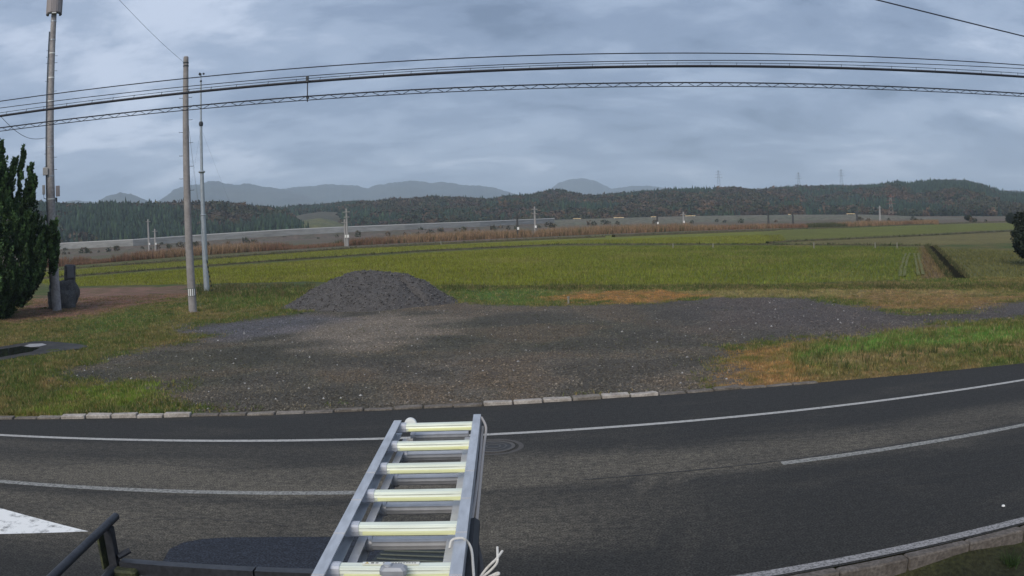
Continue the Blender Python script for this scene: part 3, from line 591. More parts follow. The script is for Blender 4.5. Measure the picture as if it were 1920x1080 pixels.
for q in range(nq+1):
    c = _d0.lerp(_d1, q/nq); wv = _dn*(1+random.uniform(-.25, .25)); c = c+_dn*random.uniform(-.25, .25)
    dvv += [(c.x-wv.x*1.3, c.y-wv.y*1.3, .03), (c.x-wv.x*.5, c.y-wv.y*.5, -.03), (c.x+wv.x*.5, c.y+wv.y*.5, -.03), (c.x+wv.x*1.3, c.y+wv.y*1.3, .06)]
dm.add(dvv, [(4*q+j, 4*q+j+1, 4*q+j+5, 4*q+j+4) for q in range(nq) for j in range(3)])
dto = tag(dm.build('ditch', mat('ditch_mud', (0.020, 0.019, 0.013), 1.0, var=.4, scale=3, spec=0.0)), kind='structure')
tq = RNG.uniform(0, 1, 1500); sq = RNG.choice([-1., 1.], 1500)*RNG.uniform(.9, 1.9, 1500); bx = _d0.x+(_d1.x-_d0.x)*tq+_dn.x*sq; by = _d0.y+(_d1.y-_d0.y)*tq+_dn.y*sq
V, Fc, cc = blades(bx, by, np.zeros(1500), RNG.uniform(.08, .3, 1500), np.full(1500, .04), .6, np.where(RNG.uniform(0, 1, (1500, 1)) < .3, np.array([[.15, .12, .06]]), np.array([[.05, .06, .022]])), 3)
tag(link('ditch_grass', npmesh('ditch_grass', V, Fc, cc), M_blade, dto), kind='stuff')
# pale wheel tracks near the ditch
for k, pts in enumerate([[(1688, 516), (1690, 500), (1696, 480), (1699, 474)], [(1696, 516), (1697, 500), (1703, 480), (1707, 473)], [(1722, 514), (1719, 498), (1716, 482), (1714, 474)], [(1731, 513), (1727, 497), (1723, 482), (1721, 474)]]):
    P = [at(*p) for p in pts]; m = MB(); v = []
    for p in P: v += [(p.x-0.11, p.y, -0.03), (p.x+0.11, p.y, -0.03)]
    m.add(v, [(2*q, 2*q+1, 2*q+3, 2*q+2) for q in range(len(P)-1)]); tag(m.build('wheel_track', mat('track_straw', (0.135, 0.135, 0.045), 0.9, var=0.5, scale=5, c2=(.10, .11, .03))), kind='structure')

# bunds: low earth ridges with dry grass between the paddies
M_bund = mat('bund_earth', (0.050, 0.052, 0.024), 0.95, var=0.5, scale=1.5, c2=(0.085, 0.07, 0.04))
def bund(pts, w, h, tuft_c, label_n=None):
    P = [at(*p) for p in pts]; m = MB(); v = []; nseg = 0; bx = []; by = []
    for a_, b_ in zip(P[:-1], P[1:]):
        ln = (b_-a_).length; k_ = max(2, int(ln/1.5)); dn = Vector((-(b_-a_).y, (b_-a_).x, 0)).normalized()
        for q in range(k_):
            c = a_.lerp(b_, q/k_)+dn*random.uniform(-.12, .12); hh = h*random.uniform(.75, 1.25)
            v += [tuple(c-dn*w/2+Vector((0, 0, -.22))), tuple(c-dn*w*.22+Vector((0, 0, hh))), tuple(c+dn*w*.22+Vector((0, 0, hh))), tuple(c+dn*w/2+Vector((0, 0, -.22)))]; nseg += 1
        tt = RNG.uniform(0, 1, int(ln*10)); off = RNG.normal(0, w*.3, len(tt)); bx += list(a_.x+(b_.x-a_.x)*tt+dn.x*off); by += list(a_.y+(b_.y-a_.y)*tt+dn.y*off)
    m.add(v, [(4*q+j, 4*q+j+1, 4*q+j+5, 4*q+j+4) for q in range(nseg-1) for j in range(3)]); o = tag(m.build('bund', M_bund, smooth=True), kind='structure')
    bx, by = np.array(bx), np.array(by); nb = len(bx)
    cl = np.array(tuft_c)[RNG.integers(0, len(tuft_c), nb)]
    V, Fc, cc = blades(bx, by, np.full(nb, h*.5), RNG.uniform(.12, .38, nb), np.full(nb, .06), .6, cl, 3)
    tag(link('bund_grass', npmesh('bund_grass', V, Fc, cc), M_blade, o), kind='stuff')
DK = [(0.03, 0.036, 0.015), (0.05, 0.052, 0.022), (0.045, 0.06, 0.02)]; DRY = [(0.2, 0.165, 0.09), (0.15, 0.13, 0.06), (0.06, 0.07, 0.025)]
bund([(40, 525), (130, 519.5), (500, 491.5), (800, 471.5), (1050, 459.5)], 0.9, 0.18, DK)
bund([(1050, 459.5), (1250, 459), (1480, 459.5), (1745, 462)], 1.0, 0.14, DK+[(0.035, 0.075, 0.02)])
bund([(1440, 456), (1600, 449), (1750, 442), (1960, 431)], 1.2, 0.2, DK)
bund([(40, 512), (350, 488), (650, 466), (1000, 449), (1150, 443)], 1.0, 0.15, DRY+DK)
bund([(1150, 443), (1300, 437), (1600, 427), (1960, 414)], 1.6, 0.25, DRY+DK)

# reed belt beyond the paddies
rx = []; ry = []; rh = []; rc = []
RN = [(60, 505), (130, 499), (350, 481), (650, 461.5), (1000, 445), (1300, 433), (1600, 425), (1760, 421)]
for a_, b_ in zip(RN[:-1], RN[1:]):
    A_, B_ = at(*a_), at(*b_); ln = (B_-A_).length; k_ = int(ln*95)
    t = RNG.uniform(0, 1, k_); dep = RNG.uniform(0, 9, k_)
    q = A_.lerp(B_, 0.5); dn = np.array([q.x, q.y])/hrange(q)
    X_ = A_.x+(B_.x-A_.x)*t+dn[0]*dep; Y_ = A_.y+(B_.y-A_.y)*t+dn[1]*dep
    pn = fbm(X_*.06, Y_*.02, 3, 55); hh = (0.85+1.35*pn)*RNG.uniform(.6, 1.15, k_); hh *= np.where(pn < .33, .55, 1)
    if a_[0] >= 1300: hh *= 0.75
    base = np.where((pn+RNG.normal(0, .06, k_))[:, None] > .5, np.array([[0.25, 0.165, 0.10]]), np.array([[0.185, 0.105, 0.068]]))
    gsel = (RNG.uniform(0, 1, k_) < .12) | (fbm(X_*.11, Y_*.03, 2, 91) < .36); base[gsel] = [0.07, 0.075, 0.04]
    rx.append(X_); ry.append(Y_); rh.append(hh); rc.append(base)
rx, ry, rh, rc = map(np.concatenate, (rx, ry, rh, rc))
V, Fc, cc = blades(rx, ry, np.zeros(len(rx)), rh, np.full(len(rx), .085), .26, rc, 5)
tag(link('reed_belt', npmesh('reed_belt', V, Fc, cc), M_blade), 'long belt of rust brown dry reeds beyond the paddies', 'reeds', kind='stuff')

# ------------------------------------------------------------------ far embankment wall, scrub, poles, lights
WALL_D = 330.0
def bearing(px, py=410):
    d = ray(px, py); return math.atan2(d[0], d[1])
wp = []
for px, pb, wb, ptop in [(-40, 486, 474, 466), (120, 475, 467, 457), (250, 468, 461.5, 450.5), (350, 461, 454, 443.5), (560, 448.5, 440.5, 430.5), (760, 438, 431, 422), (900, 431, 425, 416.5), (1040, 424, 418, 410.5)]:
    r_ = hrange(at(px, pb)); r_ = min(max(r_, 250), 370); lo = at_range(px, pb, r_); wp.append((Vector((lo.x, lo.y, 0)), max(at_range(px, ptop, r_).z, 1.6), max(at_range(px, wb, r_).z, .4)))
wl = thing('embankment_wall', 'long pale grey concrete wall below the forest, left half of the far plain', 'wall', (wp[3][0].x, wp[3][0].y, 0))
o0 = wp[3][0]; m = MB(); cp = MB(); v = []; ve = []
for (p, zt, zb) in wp:
    t = p.normalized(); q = p-o0
    v += [(q.x, q.y, -.5), (q.x, q.y, zt), (q.x+t.x*.6, q.y+t.y*.6, zt), (q.x+t.x*.6, q.y+t.y*.6, -.5)]
    ve += [(p.x-t.x*12, p.y-t.y*12, -.4), (p.x-t.x*6, p.y-t.y*6, zb*.42), (p.x-t.x*.02, p.y-t.y*.02, zb)]
m.add(v, [(4*k+j, 4*k+4+j, 4*k+5+j, 4*k+1+j) for k in range(len(wp)-1) for j in range(3)])
m.build('wall_face', mat('far_concrete', (0.27, 0.275, 0.275), 0.9, var=0.16, scale=0.06, c2=(0.19, 0.195, 0.19), stretch=(1, 1, 5)), wl)
cp.tube([(p.x-o0.x+p.normalized().x*.3, p.y-o0.y+p.normalized().y*.3, zt+.06) for p, zt, zb in wp], .30, 4); cp.build('coping', mat('far_coping', (0.30, 0.30, 0.295), 0.9, var=.1), wl)
tag(MB().add(ve, [(3*k+j, 3*k+3+j, 3*k+4+j, 3*k+1+j) for k in range(len(wp)-1) for j in range(2)]).build('embankment', mat('embankment_soil', (0.125, 0.092, 0.075), .95, var=.35, scale=.15, c2=(.085, .08, .055)), smooth=True), kind='structure')
# brown grassy embankment continuing to the right with its crest near eye level
ew = []
for px, ptop in [(1030, 412.5), (1100, 410.5), (1300, 405.5), (1500, 402.8), (1610, 402), (1680, 403.5), (1740, 408), (1800, 411)]:
    hi = at_range(px, ptop, 360); ew.append(hi)
v = []
for p in ew:
    t = Vector((p.x, p.y, 0)).normalized()
    for off, zz_ in ((-13, -.3), (-7, max(p.z, .3)*.45), (-1.2, max(p.z, .3)*.96), (0, max(p.z, .3)), (6, max(p.z, .3)), (16, -.5)): v.append((p.x+t.x*off, p.y+t.y*off, zz_+random.uniform(-.1, .1)))
m = MB(); m.add(v, [(6*k+j, 6*k+6+j, 6*k+7+j, 6*k+1+j) for k in range(len(ew)-1) for j in range(5)])
tag(m.build('embankment', mat('embankment_grass', (0.125, 0.11, 0.085), 0.95, var=0.3, scale=0.12, c2=(0.10, 0.105, 0.075)), smooth=True), kind='structure')
# warm lit strips along its crest
M_lit = mat('warm_lit_strip', (0.5, 0.4, 0.25), 0.5, var=.02, emit=(1.0, 0.72, 0.36, 0.30))
for px, py, wpx, lab in [(1082, 409.8, 15, 'thin warm-lit strip on the far embankment crest, leftmost of six'), (1160, 407.9, 20, 'thin warm-lit strip on the far embankment crest, second from the left'), (1226, 406.4, 12, 'thin warm-lit strip on the embankment crest just left of a dark pole'),
                         (1294, 404.6, 20, 'thin warm-lit strip on the embankment crest beside the yellowish grass patch'), (1484, 401.9, 12, 'thin warm-lit strip on the embankment crest, second from the right'), (1596, 400.8, 18, 'thin warm-lit strip on the embankment crest, rightmost of six')]:
    c = at_range(px, py, 356); wd = wpx/F_PX*356; t = thing('strip_light', lab, 'light', (c.x, c.y, c.z), -bearing(px), 'warm lights on the far embankment')
    MB().box((0, 0, 0), (wd, .12, .14)).build('lamp_face', M_lit, t)
    [MB().box((q*wd*.4, .12, -.35), (.1, .1, .6)).build('post', M_steel, t) for q in (-1, 1)]

def leafball(c, rad, n, size, col, squash=1.0, seed=0, shell=0.55):
    rg = np.random.default_rng(seed); d = rg.normal(0, 1, (n, 3)); d /= np.linalg.norm(d, axis=1)[:, None]
    rr = rg.uniform(shell, 1, n)**.6; lump = 0.72+0.5*fbm(d[:, 0]*2.2+seed, d[:, 2]*2.2+d[:, 1]*1.3, 3, seed)
    P = d*(rr*lump)[:, None]*np.array([rad, rad, rad*squash])+np.array(c)
    return leafcloud(P, size, col, rg)
def leafcloud(P, size, col, rg, up=0.0):
    n = len(P); a = rg.normal(0, 1, (n, 3)); a[:, 2] += up; a /= np.linalg.norm(a, axis=1)[:, None]; b_ = rg.normal(0, 1, (n, 3)); b_ -= (b_*a).sum(1)[:, None]*a; b_ /= np.linalg.norm(b_, axis=1)[:, None]
    s_ = size*rg.uniform(.6, 1.4, n)[:, None]; V = np.stack([P-b_*s_*.45, P+b_*s_*.45, P+a*s_], 1).reshape(-1, 3)
    col = np.asarray(col, float); col = np.tile(col, (n, 1)) if col.ndim == 1 else col
    cl = col*rg.uniform(.6, 1.4, (n, 1)); return V, np.arange(3*n).reshape(-1, 3), np.repeat(cl, 3, 0)
def joinp(parts):
    V = []; Fc = []; Cc = []; o_ = 0
    for a_, b_, c_ in parts: V.append(a_); Fc.append(b_+o_); Cc.append(c_); o_ += len(a_)
    return np.concatenate(V), np.concatenate(Fc), np.concatenate(Cc)
# scrub in front of the wall and on the plain
parts = []
for k in range(110):
    px = random.choice([random.uniform(120, 480), random.uniform(720, 1040), random.uniform(60, 1060), random.uniform(1060, 1900)])
    hz_ = 0.02 if px > 1060 else 0
    yb = np.interp(px, [100, 560, 900, 1100, 1400, 1900], [477, 449, 431, 421, 416, 414])+random.uniform(-1, 3); p = at(px, yb); s_ = random.uniform(.45, 1.25)*hrange(p)/300
    parts.append(leafball((p.x, p.y, s_*.6), s_, 60, s_*.55, random.choice([(.06, .065, .04), (.08, .07, .045), (.12, .09, .06), (.05, .055, .04)]), .9, k))
V, Fc, cc = joinp(parts); tag(link('scrub', npmesh('scrub', V, Fc, cc), M_leaf), 'low dark scrub dotted along the far wall and plain', 'scrub', kind='stuff')

M_polef = mat('far_pole', (0.30, 0.29, 0.28), .85, var=.1); M_poled = mat('far_pole_dark', (0.06, 0.06, 0.062), .85, var=.1)
FARP = [(280, 471, 411, 1, 'pale far utility pole with white box, taller of the left pair near the wall'), (292, 471, 429, 1, 'short pale far pole with white box, right of the left pair'),
        (652, 462, 391, 1, 'tall pale far utility pole at the reeds right of the autumn clearing'), (648, 462, 411, 1, 'short pale far pole directly beside a taller pale one'),
        (971, 446, 402, 0, 'dark-footed far utility pole at the reeds, left of a taller pale one'), (1004, 441, 387, 1, 'tall pale far utility pole with crossarms near the middle of the plain'),
        (1233, 434, 396, 0, 'dark far utility pole standing out before the embankment'), (1282, 431, 397, 1, 'pale far utility pole right of the dark one on the embankment'),
        (1441, 423, 399, 0, 'thin dark far utility pole right of middle on the plain'), (1487, 421, 398, 0, 'thin dark far pole beside a lit strip, right of middle'),
        (1607, 417, 397, 0, 'dark far pole at the right end of the embankment'), (1650, 414, 386, 1, 'pale far pole left of the red and white pylon')]
for k, (px, pb, ptop, pale, lab) in enumerate(FARP):
    g0 = at(px, pb); r_ = min(hrange(g0), 330); g0 = at_range(px, pb, r_); top = at_range(px, ptop, r_).z
    t = thing('utility_pole', lab, 'utility pole', (g0.x, g0.y, 0), -bearing(px), 'far utility poles on the plain')
    mp_ = M_polef if pale else M_poled; w_ = .24*r_/200+.05
    MB().tube([(0, 0, -.3), (0, 0, top)], [w_, w_*.6], 8).build('shaft', mp_, t, True)
    MB().box((0, -w_-.02, top-.6), (1.3, .1, .12)).build('crossarm', mp_, t)
    if k in (2, 5): MB().box((0, -w_-.02, top-1.5), (1.0, .1, .12)).build('crossarm', mp_, t)
    if k < 8: MB().box((.12, -w_-.22, max(1.8, top*.18)), (.36, .3, .5)).build('white_box', M_white, t)

# lattice pylons
def pylon(px, pb, ptop, rng, lab, two):
    g0 = at_range(px, pb, rng); top = at_range(px, ptop, rng).z; z0 = g0.z; H_ = top-z0; w0 = H_*.11
    t = thing('pylon', lab, 'pylon', (g0.x, g0.y, z0), -bearing(px), 'transmission towers on the hills')
    nlev = 8; rr = max(.06, rng*.00012)
    for lv in range(nlev):
        a_, b_ = lv/nlev, (lv+1)/nlev; wa, wb = w0*(1-a_*.85), w0*(1-b_*.85); m = MB()
        for sx_, sy_ in ((-1, -1), (1, -1), (1, 1), (-1, 1)): m.tube([(sx_*wa, sy_*wa, a_*H_), (sx_*wb, sy_*wb, b_*H_)], rr, 4)
        for (p_, q_) in (((-1, -1), (1, -1)), ((1, -1), (1, 1)), ((1, 1), (-1, 1)), ((-1, 1), (-1, -1))):
            m.tube([(p_[0]*wa, p_[1]*wa, a_*H_), (q_[0]*wb, q_[1]*wb, b_*H_)], rr*.7, 4)
        m.build('lattice_section', M_pyr if (two and lv % 2) else (M_pyw if two else M_pyg), t)
    for q, (fz, wd) in enumerate(((.62, .20), (.76, .17), (.9, .13))):
        MB().tube([(-H_*wd, 0, fz*H_), (0, 0, fz*H_+H_*.025), (H_*wd, 0, fz*H_)], rr, 4).build('crossarm', M_pyr if two else M_pyg, t)
M_pyg = mat('pylon_grey', (0.10, 0.11, 0.12), .7, .3, var=.05); M_pyr = mat('pylon_red', (0.30, 0.12, 0.09), .7, var=.05); M_pyw = mat('pylon_white', (0.45, 0.42, 0.40), .7, var=.05)

# ------------------------------------------------------------------ wooded hills and mountains
def ridge_heights(trace, D, nb):
    b_ = [bearing(*p) for p in trace]; h_ = [at_range(px, py, D).z for px, py in trace]
    bb = np.linspace(b_[0], b_[-1], nb); return bb, np.interp(bb, b_, h_)
TREE_P = []; TREE_KIND = []
def hill(name, trace, D, front, back, treeH, mat_, nb=160, nv=26, seed=0):
    bb, hh = ridge_heights(trace, D, nb); hh = np.maximum(hh-treeH, -4)
    vv = np.concatenate([np.linspace(-front, 0, nv), np.linspace(0, back, 8)[1:]])
    Bv, Vv = np.meshgrid(bb, vv); Hh = np.tile(hh, (len(vv), 1)); t = np.where(Vv < 0, 1+Vv/front, 1-Vv/back)
    X_ = (D+Vv)*np.sin(Bv); Y_ = (D+Vv)*np.cos(Bv)
    sh = sst(0, 1, t)**.8; Z_ = -1+(Hh+1)*sh+(fbm(X_/(D*.06), Y_/(D*.06), 4, seed)-.5)*Hh*.55*np.sin(np.clip(t, 0, 1)*math.pi)
    n_ = len(bb); i_ = (np.arange(len(vv)-1)[:, None]*n_+np.arange(n_-1)[None, :]).ravel()
    o = tag(link(name, npmesh(name, np.stack([X_.ravel(), Y_.ravel(), Z_.ravel()], 1), np.stack([i_, i_+1, i_+n_+1, i_+n_], 1), None, True), mat_), kind='structure')
    return bb, vv, Z_
def hz_at(bb, vv, Z_, D, b_, v_):
    i_ = np.clip(np.searchsorted(bb, b_)-1, 0, len(bb)-2); j_ = np.clip(np.searchsorted(vv, v_)-1, 0, len(vv)-2)
    fb = (b_-bb[i_])/(bb[i_+1]-bb[i_]); fv = (v_-vv[j_])/(vv[j_+1]-vv[j_])
    return (Z_[j_, i_]*(1-fb)+Z_[j_, i_+1]*fb)*(1-fv)+(Z_[j_+1, i_]*(1-fb)+Z_[j_+1, i_+1]*fb)*fv
M_hill = mat('hill_floor', (0.045, 0.05, 0.03), .95, var=.4, scale=.05, c2=(0.08, 0.065, 0.04))
M_mtn = mat('mountain_woods', (0.035, 0.05, 0.045), .95, var=.35, scale=.004, c2=(0.055, 0.06, 0.045))
T1 = [(-120, 372), (0, 379), (120, 381), (250, 381), (400, 379), (450, 382), (490, 388), (525, 395), (550, 406), (566, 424), (580, 436)]
T2 = [(440, 400), (560, 381), (645, 373), (672, 370), (710, 373), (767, 368), (817, 365), (860, 366), (910, 368), (930, 366), (950, 362), (970, 360), (1002, 358), (1040, 355), (1052, 353), (1090, 358), (1115, 360), (1140, 358), (1180, 358), (1205, 353), (1250, 351), (1295, 350), (1345, 351), (1382, 348), (1420, 352), (1470, 350), (1500, 350)]
T3 = [(1440, 352), (1500, 350), (1540, 348), (1580, 346), (1640, 345), (1680, 340), (1702, 341), (1740, 338), (1772, 337), (1810, 337), (1840, 343), (1875, 357), (1900, 361), (1990, 364)]
h1 = hill('wooded_hill', T1, 620, 200, 160, 8, M_hill, seed=11)
h2 = hill('wooded_hill', T2, 860, 380, 200, 9, M_hill, nb=240, seed=12)
h3 = hill('wooded_hill', T3, 980, 460, 200, 8, M_hill, nb=160, seed=13)
h4 = hill('wooded_hill', [(1700, 380), (1850, 357), (1920, 357), (2040, 352)], 1500, 350, 200, 7, M_hill, nb=60, seed=14)
def conifers(P, H_, rad, col, rg, layers=3, ns=6):
    n_ = len(P); Vs = []; Fs = []; Cs = []; o_ = 0
    for l in range(layers):
        z0 = (.10+.80*l/layers)*H_; z1 = np.minimum(1.0, (.10+.80*(l+1)/layers)+.20)*H_ if l < layers-1 else H_; r0 = rad*(1-.82*l/layers)
        a_ = rg.uniform(0, 6.28, n_)[:, None]+np.arange(ns)[None]*2*math.pi/ns; rj = r0[:, None]*rg.uniform(.55, 1.25, (n_, ns))
        ringv = np.stack([P[:, 0:1]+np.cos(a_)*rj, P[:, 1:2]+np.sin(a_)*rj, (P[:, 2]+z0)[:, None]+rg.uniform(-.05, .05, (n_, ns))*H_[:, None]], 2)
        tip = np.stack([P[:, 0]+rg.normal(0, .1, n_), P[:, 1]+rg.normal(0, .1, n_), P[:, 2]+z1], 1)[:, None]
        V_ = np.concatenate([ringv, tip], 1).reshape(-1, 3); k_ = np.arange(n_)[:, None, None]*(ns+1); T_ = np.array([[q, (q+1) % ns, ns] for q in range(ns)])[None]
        Vs.append(V_); Fs.append((k_+T_).reshape(-1, 3)+o_); o_ += len(V_)
        cl = np.repeat(col[:, None], ns+1, 1)*rg.uniform(.75, 1.25, (n_, ns+1, 1)); Cs.append(cl.reshape(-1, 3))
    return np.concatenate(Vs), np.concatenate(Fs), np.concatenate(Cs)
def broadleaf(P, H_, rad, col, rg, nl=40):
    n_ = len(P); d = rg.normal(0, 1, (n_, nl, 3)); d /= np.linalg.norm(d, axis=2)[..., None]; d[..., 2] = d[..., 2]*.9
    rr = rg.uniform(.55, 1.05, (n_, nl, 1)); c = P[:, None]+np.stack([0*H_, 0*H_, H_*.58], 1)[:, None]+d*rr*np.stack([rad, rad, H_*.45], 1)[:, None]
    s_ = (rad*.40)[:, None, None]*rg.uniform(.7, 1.3, (n_, nl, 1)); a_ = rg.normal(0, 1, (n_, nl, 3)); a_ /= np.linalg.norm(a_, axis=2)[..., None]; b_ = np.cross(a_, d); b_ /= np.linalg.norm(b_, axis=2)[..., None]+1e-6
    V_ = np.stack([c-b_*s_*.7-a_*s_*.3, c+b_*s_*.7-a_*s_*.3, c+a_*s_*.8+d*s_*.3], 2).reshape(-1, 3); m_ = n_*nl
    cl = np.repeat(np.repeat(col[:, None], nl, 1)*rg.uniform(.7, 1.3, (n_, nl, 1)), 3, 1).reshape(-1, 3)
    return V_, np.arange(3*m_).reshape(-1, 3), cl
hill('grassy_knoll', [(520, 446), (545, 425), (570, 413), (600, 409), (628, 414), (650, 424), (700, 432), (740, 440)], 470, 60, 60, 0, mat('knoll_grass', (0.12, 0.115, 0.045), .95, var=.4, scale=.15, c2=(0.075, 0.085, 0.04)), nb=50, seed=21)
GREENS = np.array([[.014, .026, .017], [.017, .032, .019], [.022, .037, .018], [.013, .023, .017]])
AUT = np.array([[.075, .055, .036], [.06, .055, .03], [.046, .052, .026], [.095, .062, .038], [.036, .045, .024], [.07, .048, .036]])
def forest(hd, D, nT, treeH, pconf, seed, label, front, clear=None):
    rg = np.random.default_rng(seed); bb, vv, Z_ = hd
    b_ = rg.uniform(bb[0], bb[-1], nT); v_ = -front*(1-rg.uniform(0, 1, nT)**.85)+rg.uniform(0, 25, nT); v_ = np.clip(v_, -front*.97, 30)
    zz_ = hz_at(bb, vv, Z_, D, b_, v_); X_ = (D+v_)*np.sin(b_); Y_ = (D+v_)*np.cos(b_)
    cl = fbm(X_/55, Y_/75, 3, seed+3)+rg.normal(0, .05, nT); con = cl < pconf(b_)
    keep_ = zz_ > -1.2
    if clear is not None: keep_ &= ~clear(b_, v_, zz_)
    X_, Y_, zz_, con, cl = (q[keep_] for q in (X_, Y_, zz_, con, cl)); P = np.stack([X_, Y_, zz_-.4], 1)
    Hc = treeH*rg.uniform(.75, 1.1, len(P))*(.75+.5*fbm(X_/40, Y_/40, 2, seed+31)); big = rg.uniform(0, 1, len(P)) < .04; Hc[big] *= 1.2
    pc_ = conifers(P[con], Hc[con], Hc[con]*rg.uniform(.16, .25, con.sum()), GREENS[rg.integers(0, 4, con.sum())]*rg.uniform(.6, 2.1, (con.sum(), 1)), rg)
    tag(link('conifer_forest', npmesh('conifer_forest', *pc_), M_leaf), 'dark conifer trees '+label, 'forest', kind='stuff')
    dc = ~con; ci = np.clip(((fbm(P[dc][:, 0]/28, P[dc][:, 1]/28, 2, seed+9)-.2)/.6*6).astype(int), 0, 5)
    Hd = Hc[dc]*.85; pb_ = broadleaf(P[dc], Hd, Hd*rg.uniform(.38, .55, dc.sum()), AUT[ci]*rg.uniform(.6, 1.2, (dc.sum(), 1)), rg)
    tag(link('autumn_woods', npmesh('autumn_woods', *pb_), M_leaf), 'olive and rust brown autumn trees '+label, 'forest', kind='stuff')
forest(h1, 620, 9500, 9.0, lambda b_: .60+0*b_, 101, 'on the low hill at the left behind the pale wall', 200)
cb0, cb1 = bearing(555), bearing(640)
forest(h2, 860, 17000, 7.5, lambda b_: .46+0*b_, 102, 'on the long hill in the middle distance', 380, clear=lambda b_, v_, z_: (b_ < cb1) & (v_ < -150))
forest(h3, 980, 17000, 7.5, lambda b_: .50+0*b_, 103, 'on the hill at the right', 460)
forest(h4, 1500, 1800, 8, lambda b_: .6+0*b_, 104, 'on the farther ridge at the right edge', 350)

def mountain(trace, D, back, seed, nb=150):
    bb, hh = ridge_heights(trace, D, nb); hh = hh*(1+.05*(fbm(bb*60, bb*0, 3, seed+50)-.5)+.03*(fbm(bb*420, bb*0, 2, seed+60)-.5)); vv = np.concatenate([np.linspace(-D*.28, 0, 26), np.linspace(0, back, 8)[1:]])
    Bv, Vv = np.meshgrid(bb, vv); X_ = (D+Vv)*np.sin(Bv); Y_ = (D+Vv)*np.cos(Bv); t = np.where(Vv < 0, 1+Vv/(D*.28), 1-Vv/back)
    Hh = np.tile(hh, (len(vv), 1)); s_ = 300.0
    rid = 1-np.abs(fbm(X_/s_, Y_/(s_*1.6), 4, seed)-.5)*2
    Z_ = -2+Hh*sst(0, 1, t)**.9*(1-.30*np.sin(np.clip(t, 0, 1)*math.pi)*(1-rid)*1.6)
    n_ = len(bb); i_ = (np.arange(len(vv)-1)[:, None]*n_+np.arange(n_-1)[None, :]).ravel()
    tag(link('mountain', npmesh('mountain', np.stack([X_.ravel(), Y_.ravel(), Z_.ravel()], 1), np.stack([i_, i_+1, i_+n_+1, i_+n_], 1), None, True), M_mtn), kind='structure')
mountain([(60, 388), (110, 379), (145, 375), (175, 378), (210, 388)], 3600, 700, 1, 50)
mountain([(140, 395), (180, 379), (200, 367), (225, 360), (245, 361), (270, 371), (290, 382), (320, 400)], 3100, 600, 2, 60)
mountain([(250, 400), (300, 374), (330, 353), (360, 344), (400, 340), (440, 346), (465, 343), (500, 350), (522, 353), (560, 362), (620, 380), (660, 395)], 3500, 900, 3)
mountain([(480, 365), (520, 354), (560, 350), (600, 347), (640, 345), (670, 347), (690, 351), (705, 345), (740, 342), (777, 338), (810, 343), (825, 340), (860, 345), (900, 347), (930, 353), (955, 360), (990, 372)], 4000, 900, 4, 200)
mountain([(1010, 372), (1030, 356), (1045, 343), (1065, 335), (1090, 332), (1115, 338), (1140, 350), (1165, 362)], 4900, 900, 5, 70)
mountain([(1120, 364), (1150, 352), (1180, 348), (1220, 348), (1255, 353), (1290, 364)], 4600, 900, 6, 60)

pylon(1348, 356, 319, 1000, 'grey lattice pylon on the ridge, leftmost of the skyline three', False)
pylon(1498, 354, 323, 1050, 'grey lattice pylon on the ridge, middle one on the skyline', False)
pylon(1578, 350, 317, 1050, 'grey lattice pylon on the ridge, rightmost on the skyline', False)
pylon(1671, 413, 364, 420, 'red and white lattice pylon standing on the plain before the right hill', True)

# ------------------------------------------------------------------ near poles
def zpx(px, py, base): return at_range(px, py, hrange(base)).z
# plain concrete pole in front of the mast
b2 = at(362, 587); p2 = thing('utility_pole', 'tall plain concrete pole with white striped band near its foot', 'utility pole', (b2.x, b2.y, 0), -bearing(362))
H2 = zpx(347, 108, b2); R2 = (.205, .125)
def r2(z): return R2[0]+(R2[1]-R2[0])*z/H2
MB().tube([(0, 0, -.3)]+[(0, 0, H2*k/8) for k in range(1, 9)], [R2[0]]+[r2(H2*k/8) for k in range(1, 9)], 20).build('shaft', M_concrete, p2, True)
MB().tube([(0, 0, H2), (0, 0, H2+.05)], [R2[1]*.98, R2[1]*.8], 20).build('cap', M_concrete, p2, True)
for py in (118, 124):
    z = zpx(349, py, b2); MB().tube([(0, 0, z-.03), (0, 0, z+.03)], r2(z)+.012, 20).build('steel_band', M_dark, p2, True)
for k, (py, sd_) in enumerate([(183, 1), (184, -1), (225, 1), (248, -1), (268, 1), (292, -1), (312, 1), (335, -1), (357, 1), (379, -1), (400, 1)]):
    z = zpx(352, py, b2); r_ = r2(z); MB().tube([(sd_*(r_-.02), -.02, z), (sd_*(r_+.17), -.02, z), (sd_*(r_+.175), -.02, z+.03)], .012, 6).build('step_peg', M_dark, p2)
zs0, zs1 = zpx(361, 554, b2), zpx(361, 541, b2)
for k in range(4):
    a0 = -math.pi/2+(-.95+k*.52); v = []
    for q in range(4):
        a_ = a0+q*.09
        for z in (zs0, zs1): v.append(((r2(z)+.006)*math.cos(a_), (r2(z)+.006)*math.sin(a_), z))
    MB().add(v, [(2*q, 2*q+2, 2*q+3, 2*q+1) for q in range(3)]).build('white_stripe', M_white, p2)
z = (zs0+zs1)/2; MB().tube([(0, 0, zs0-.03), (0, 0, zs1+.03)], [r2(z)+.003]*2, 20, cap=False).build('marker_band', mat('band_grey', (0.12, 0.12, 0.12), .7, var=.1), p2, True)
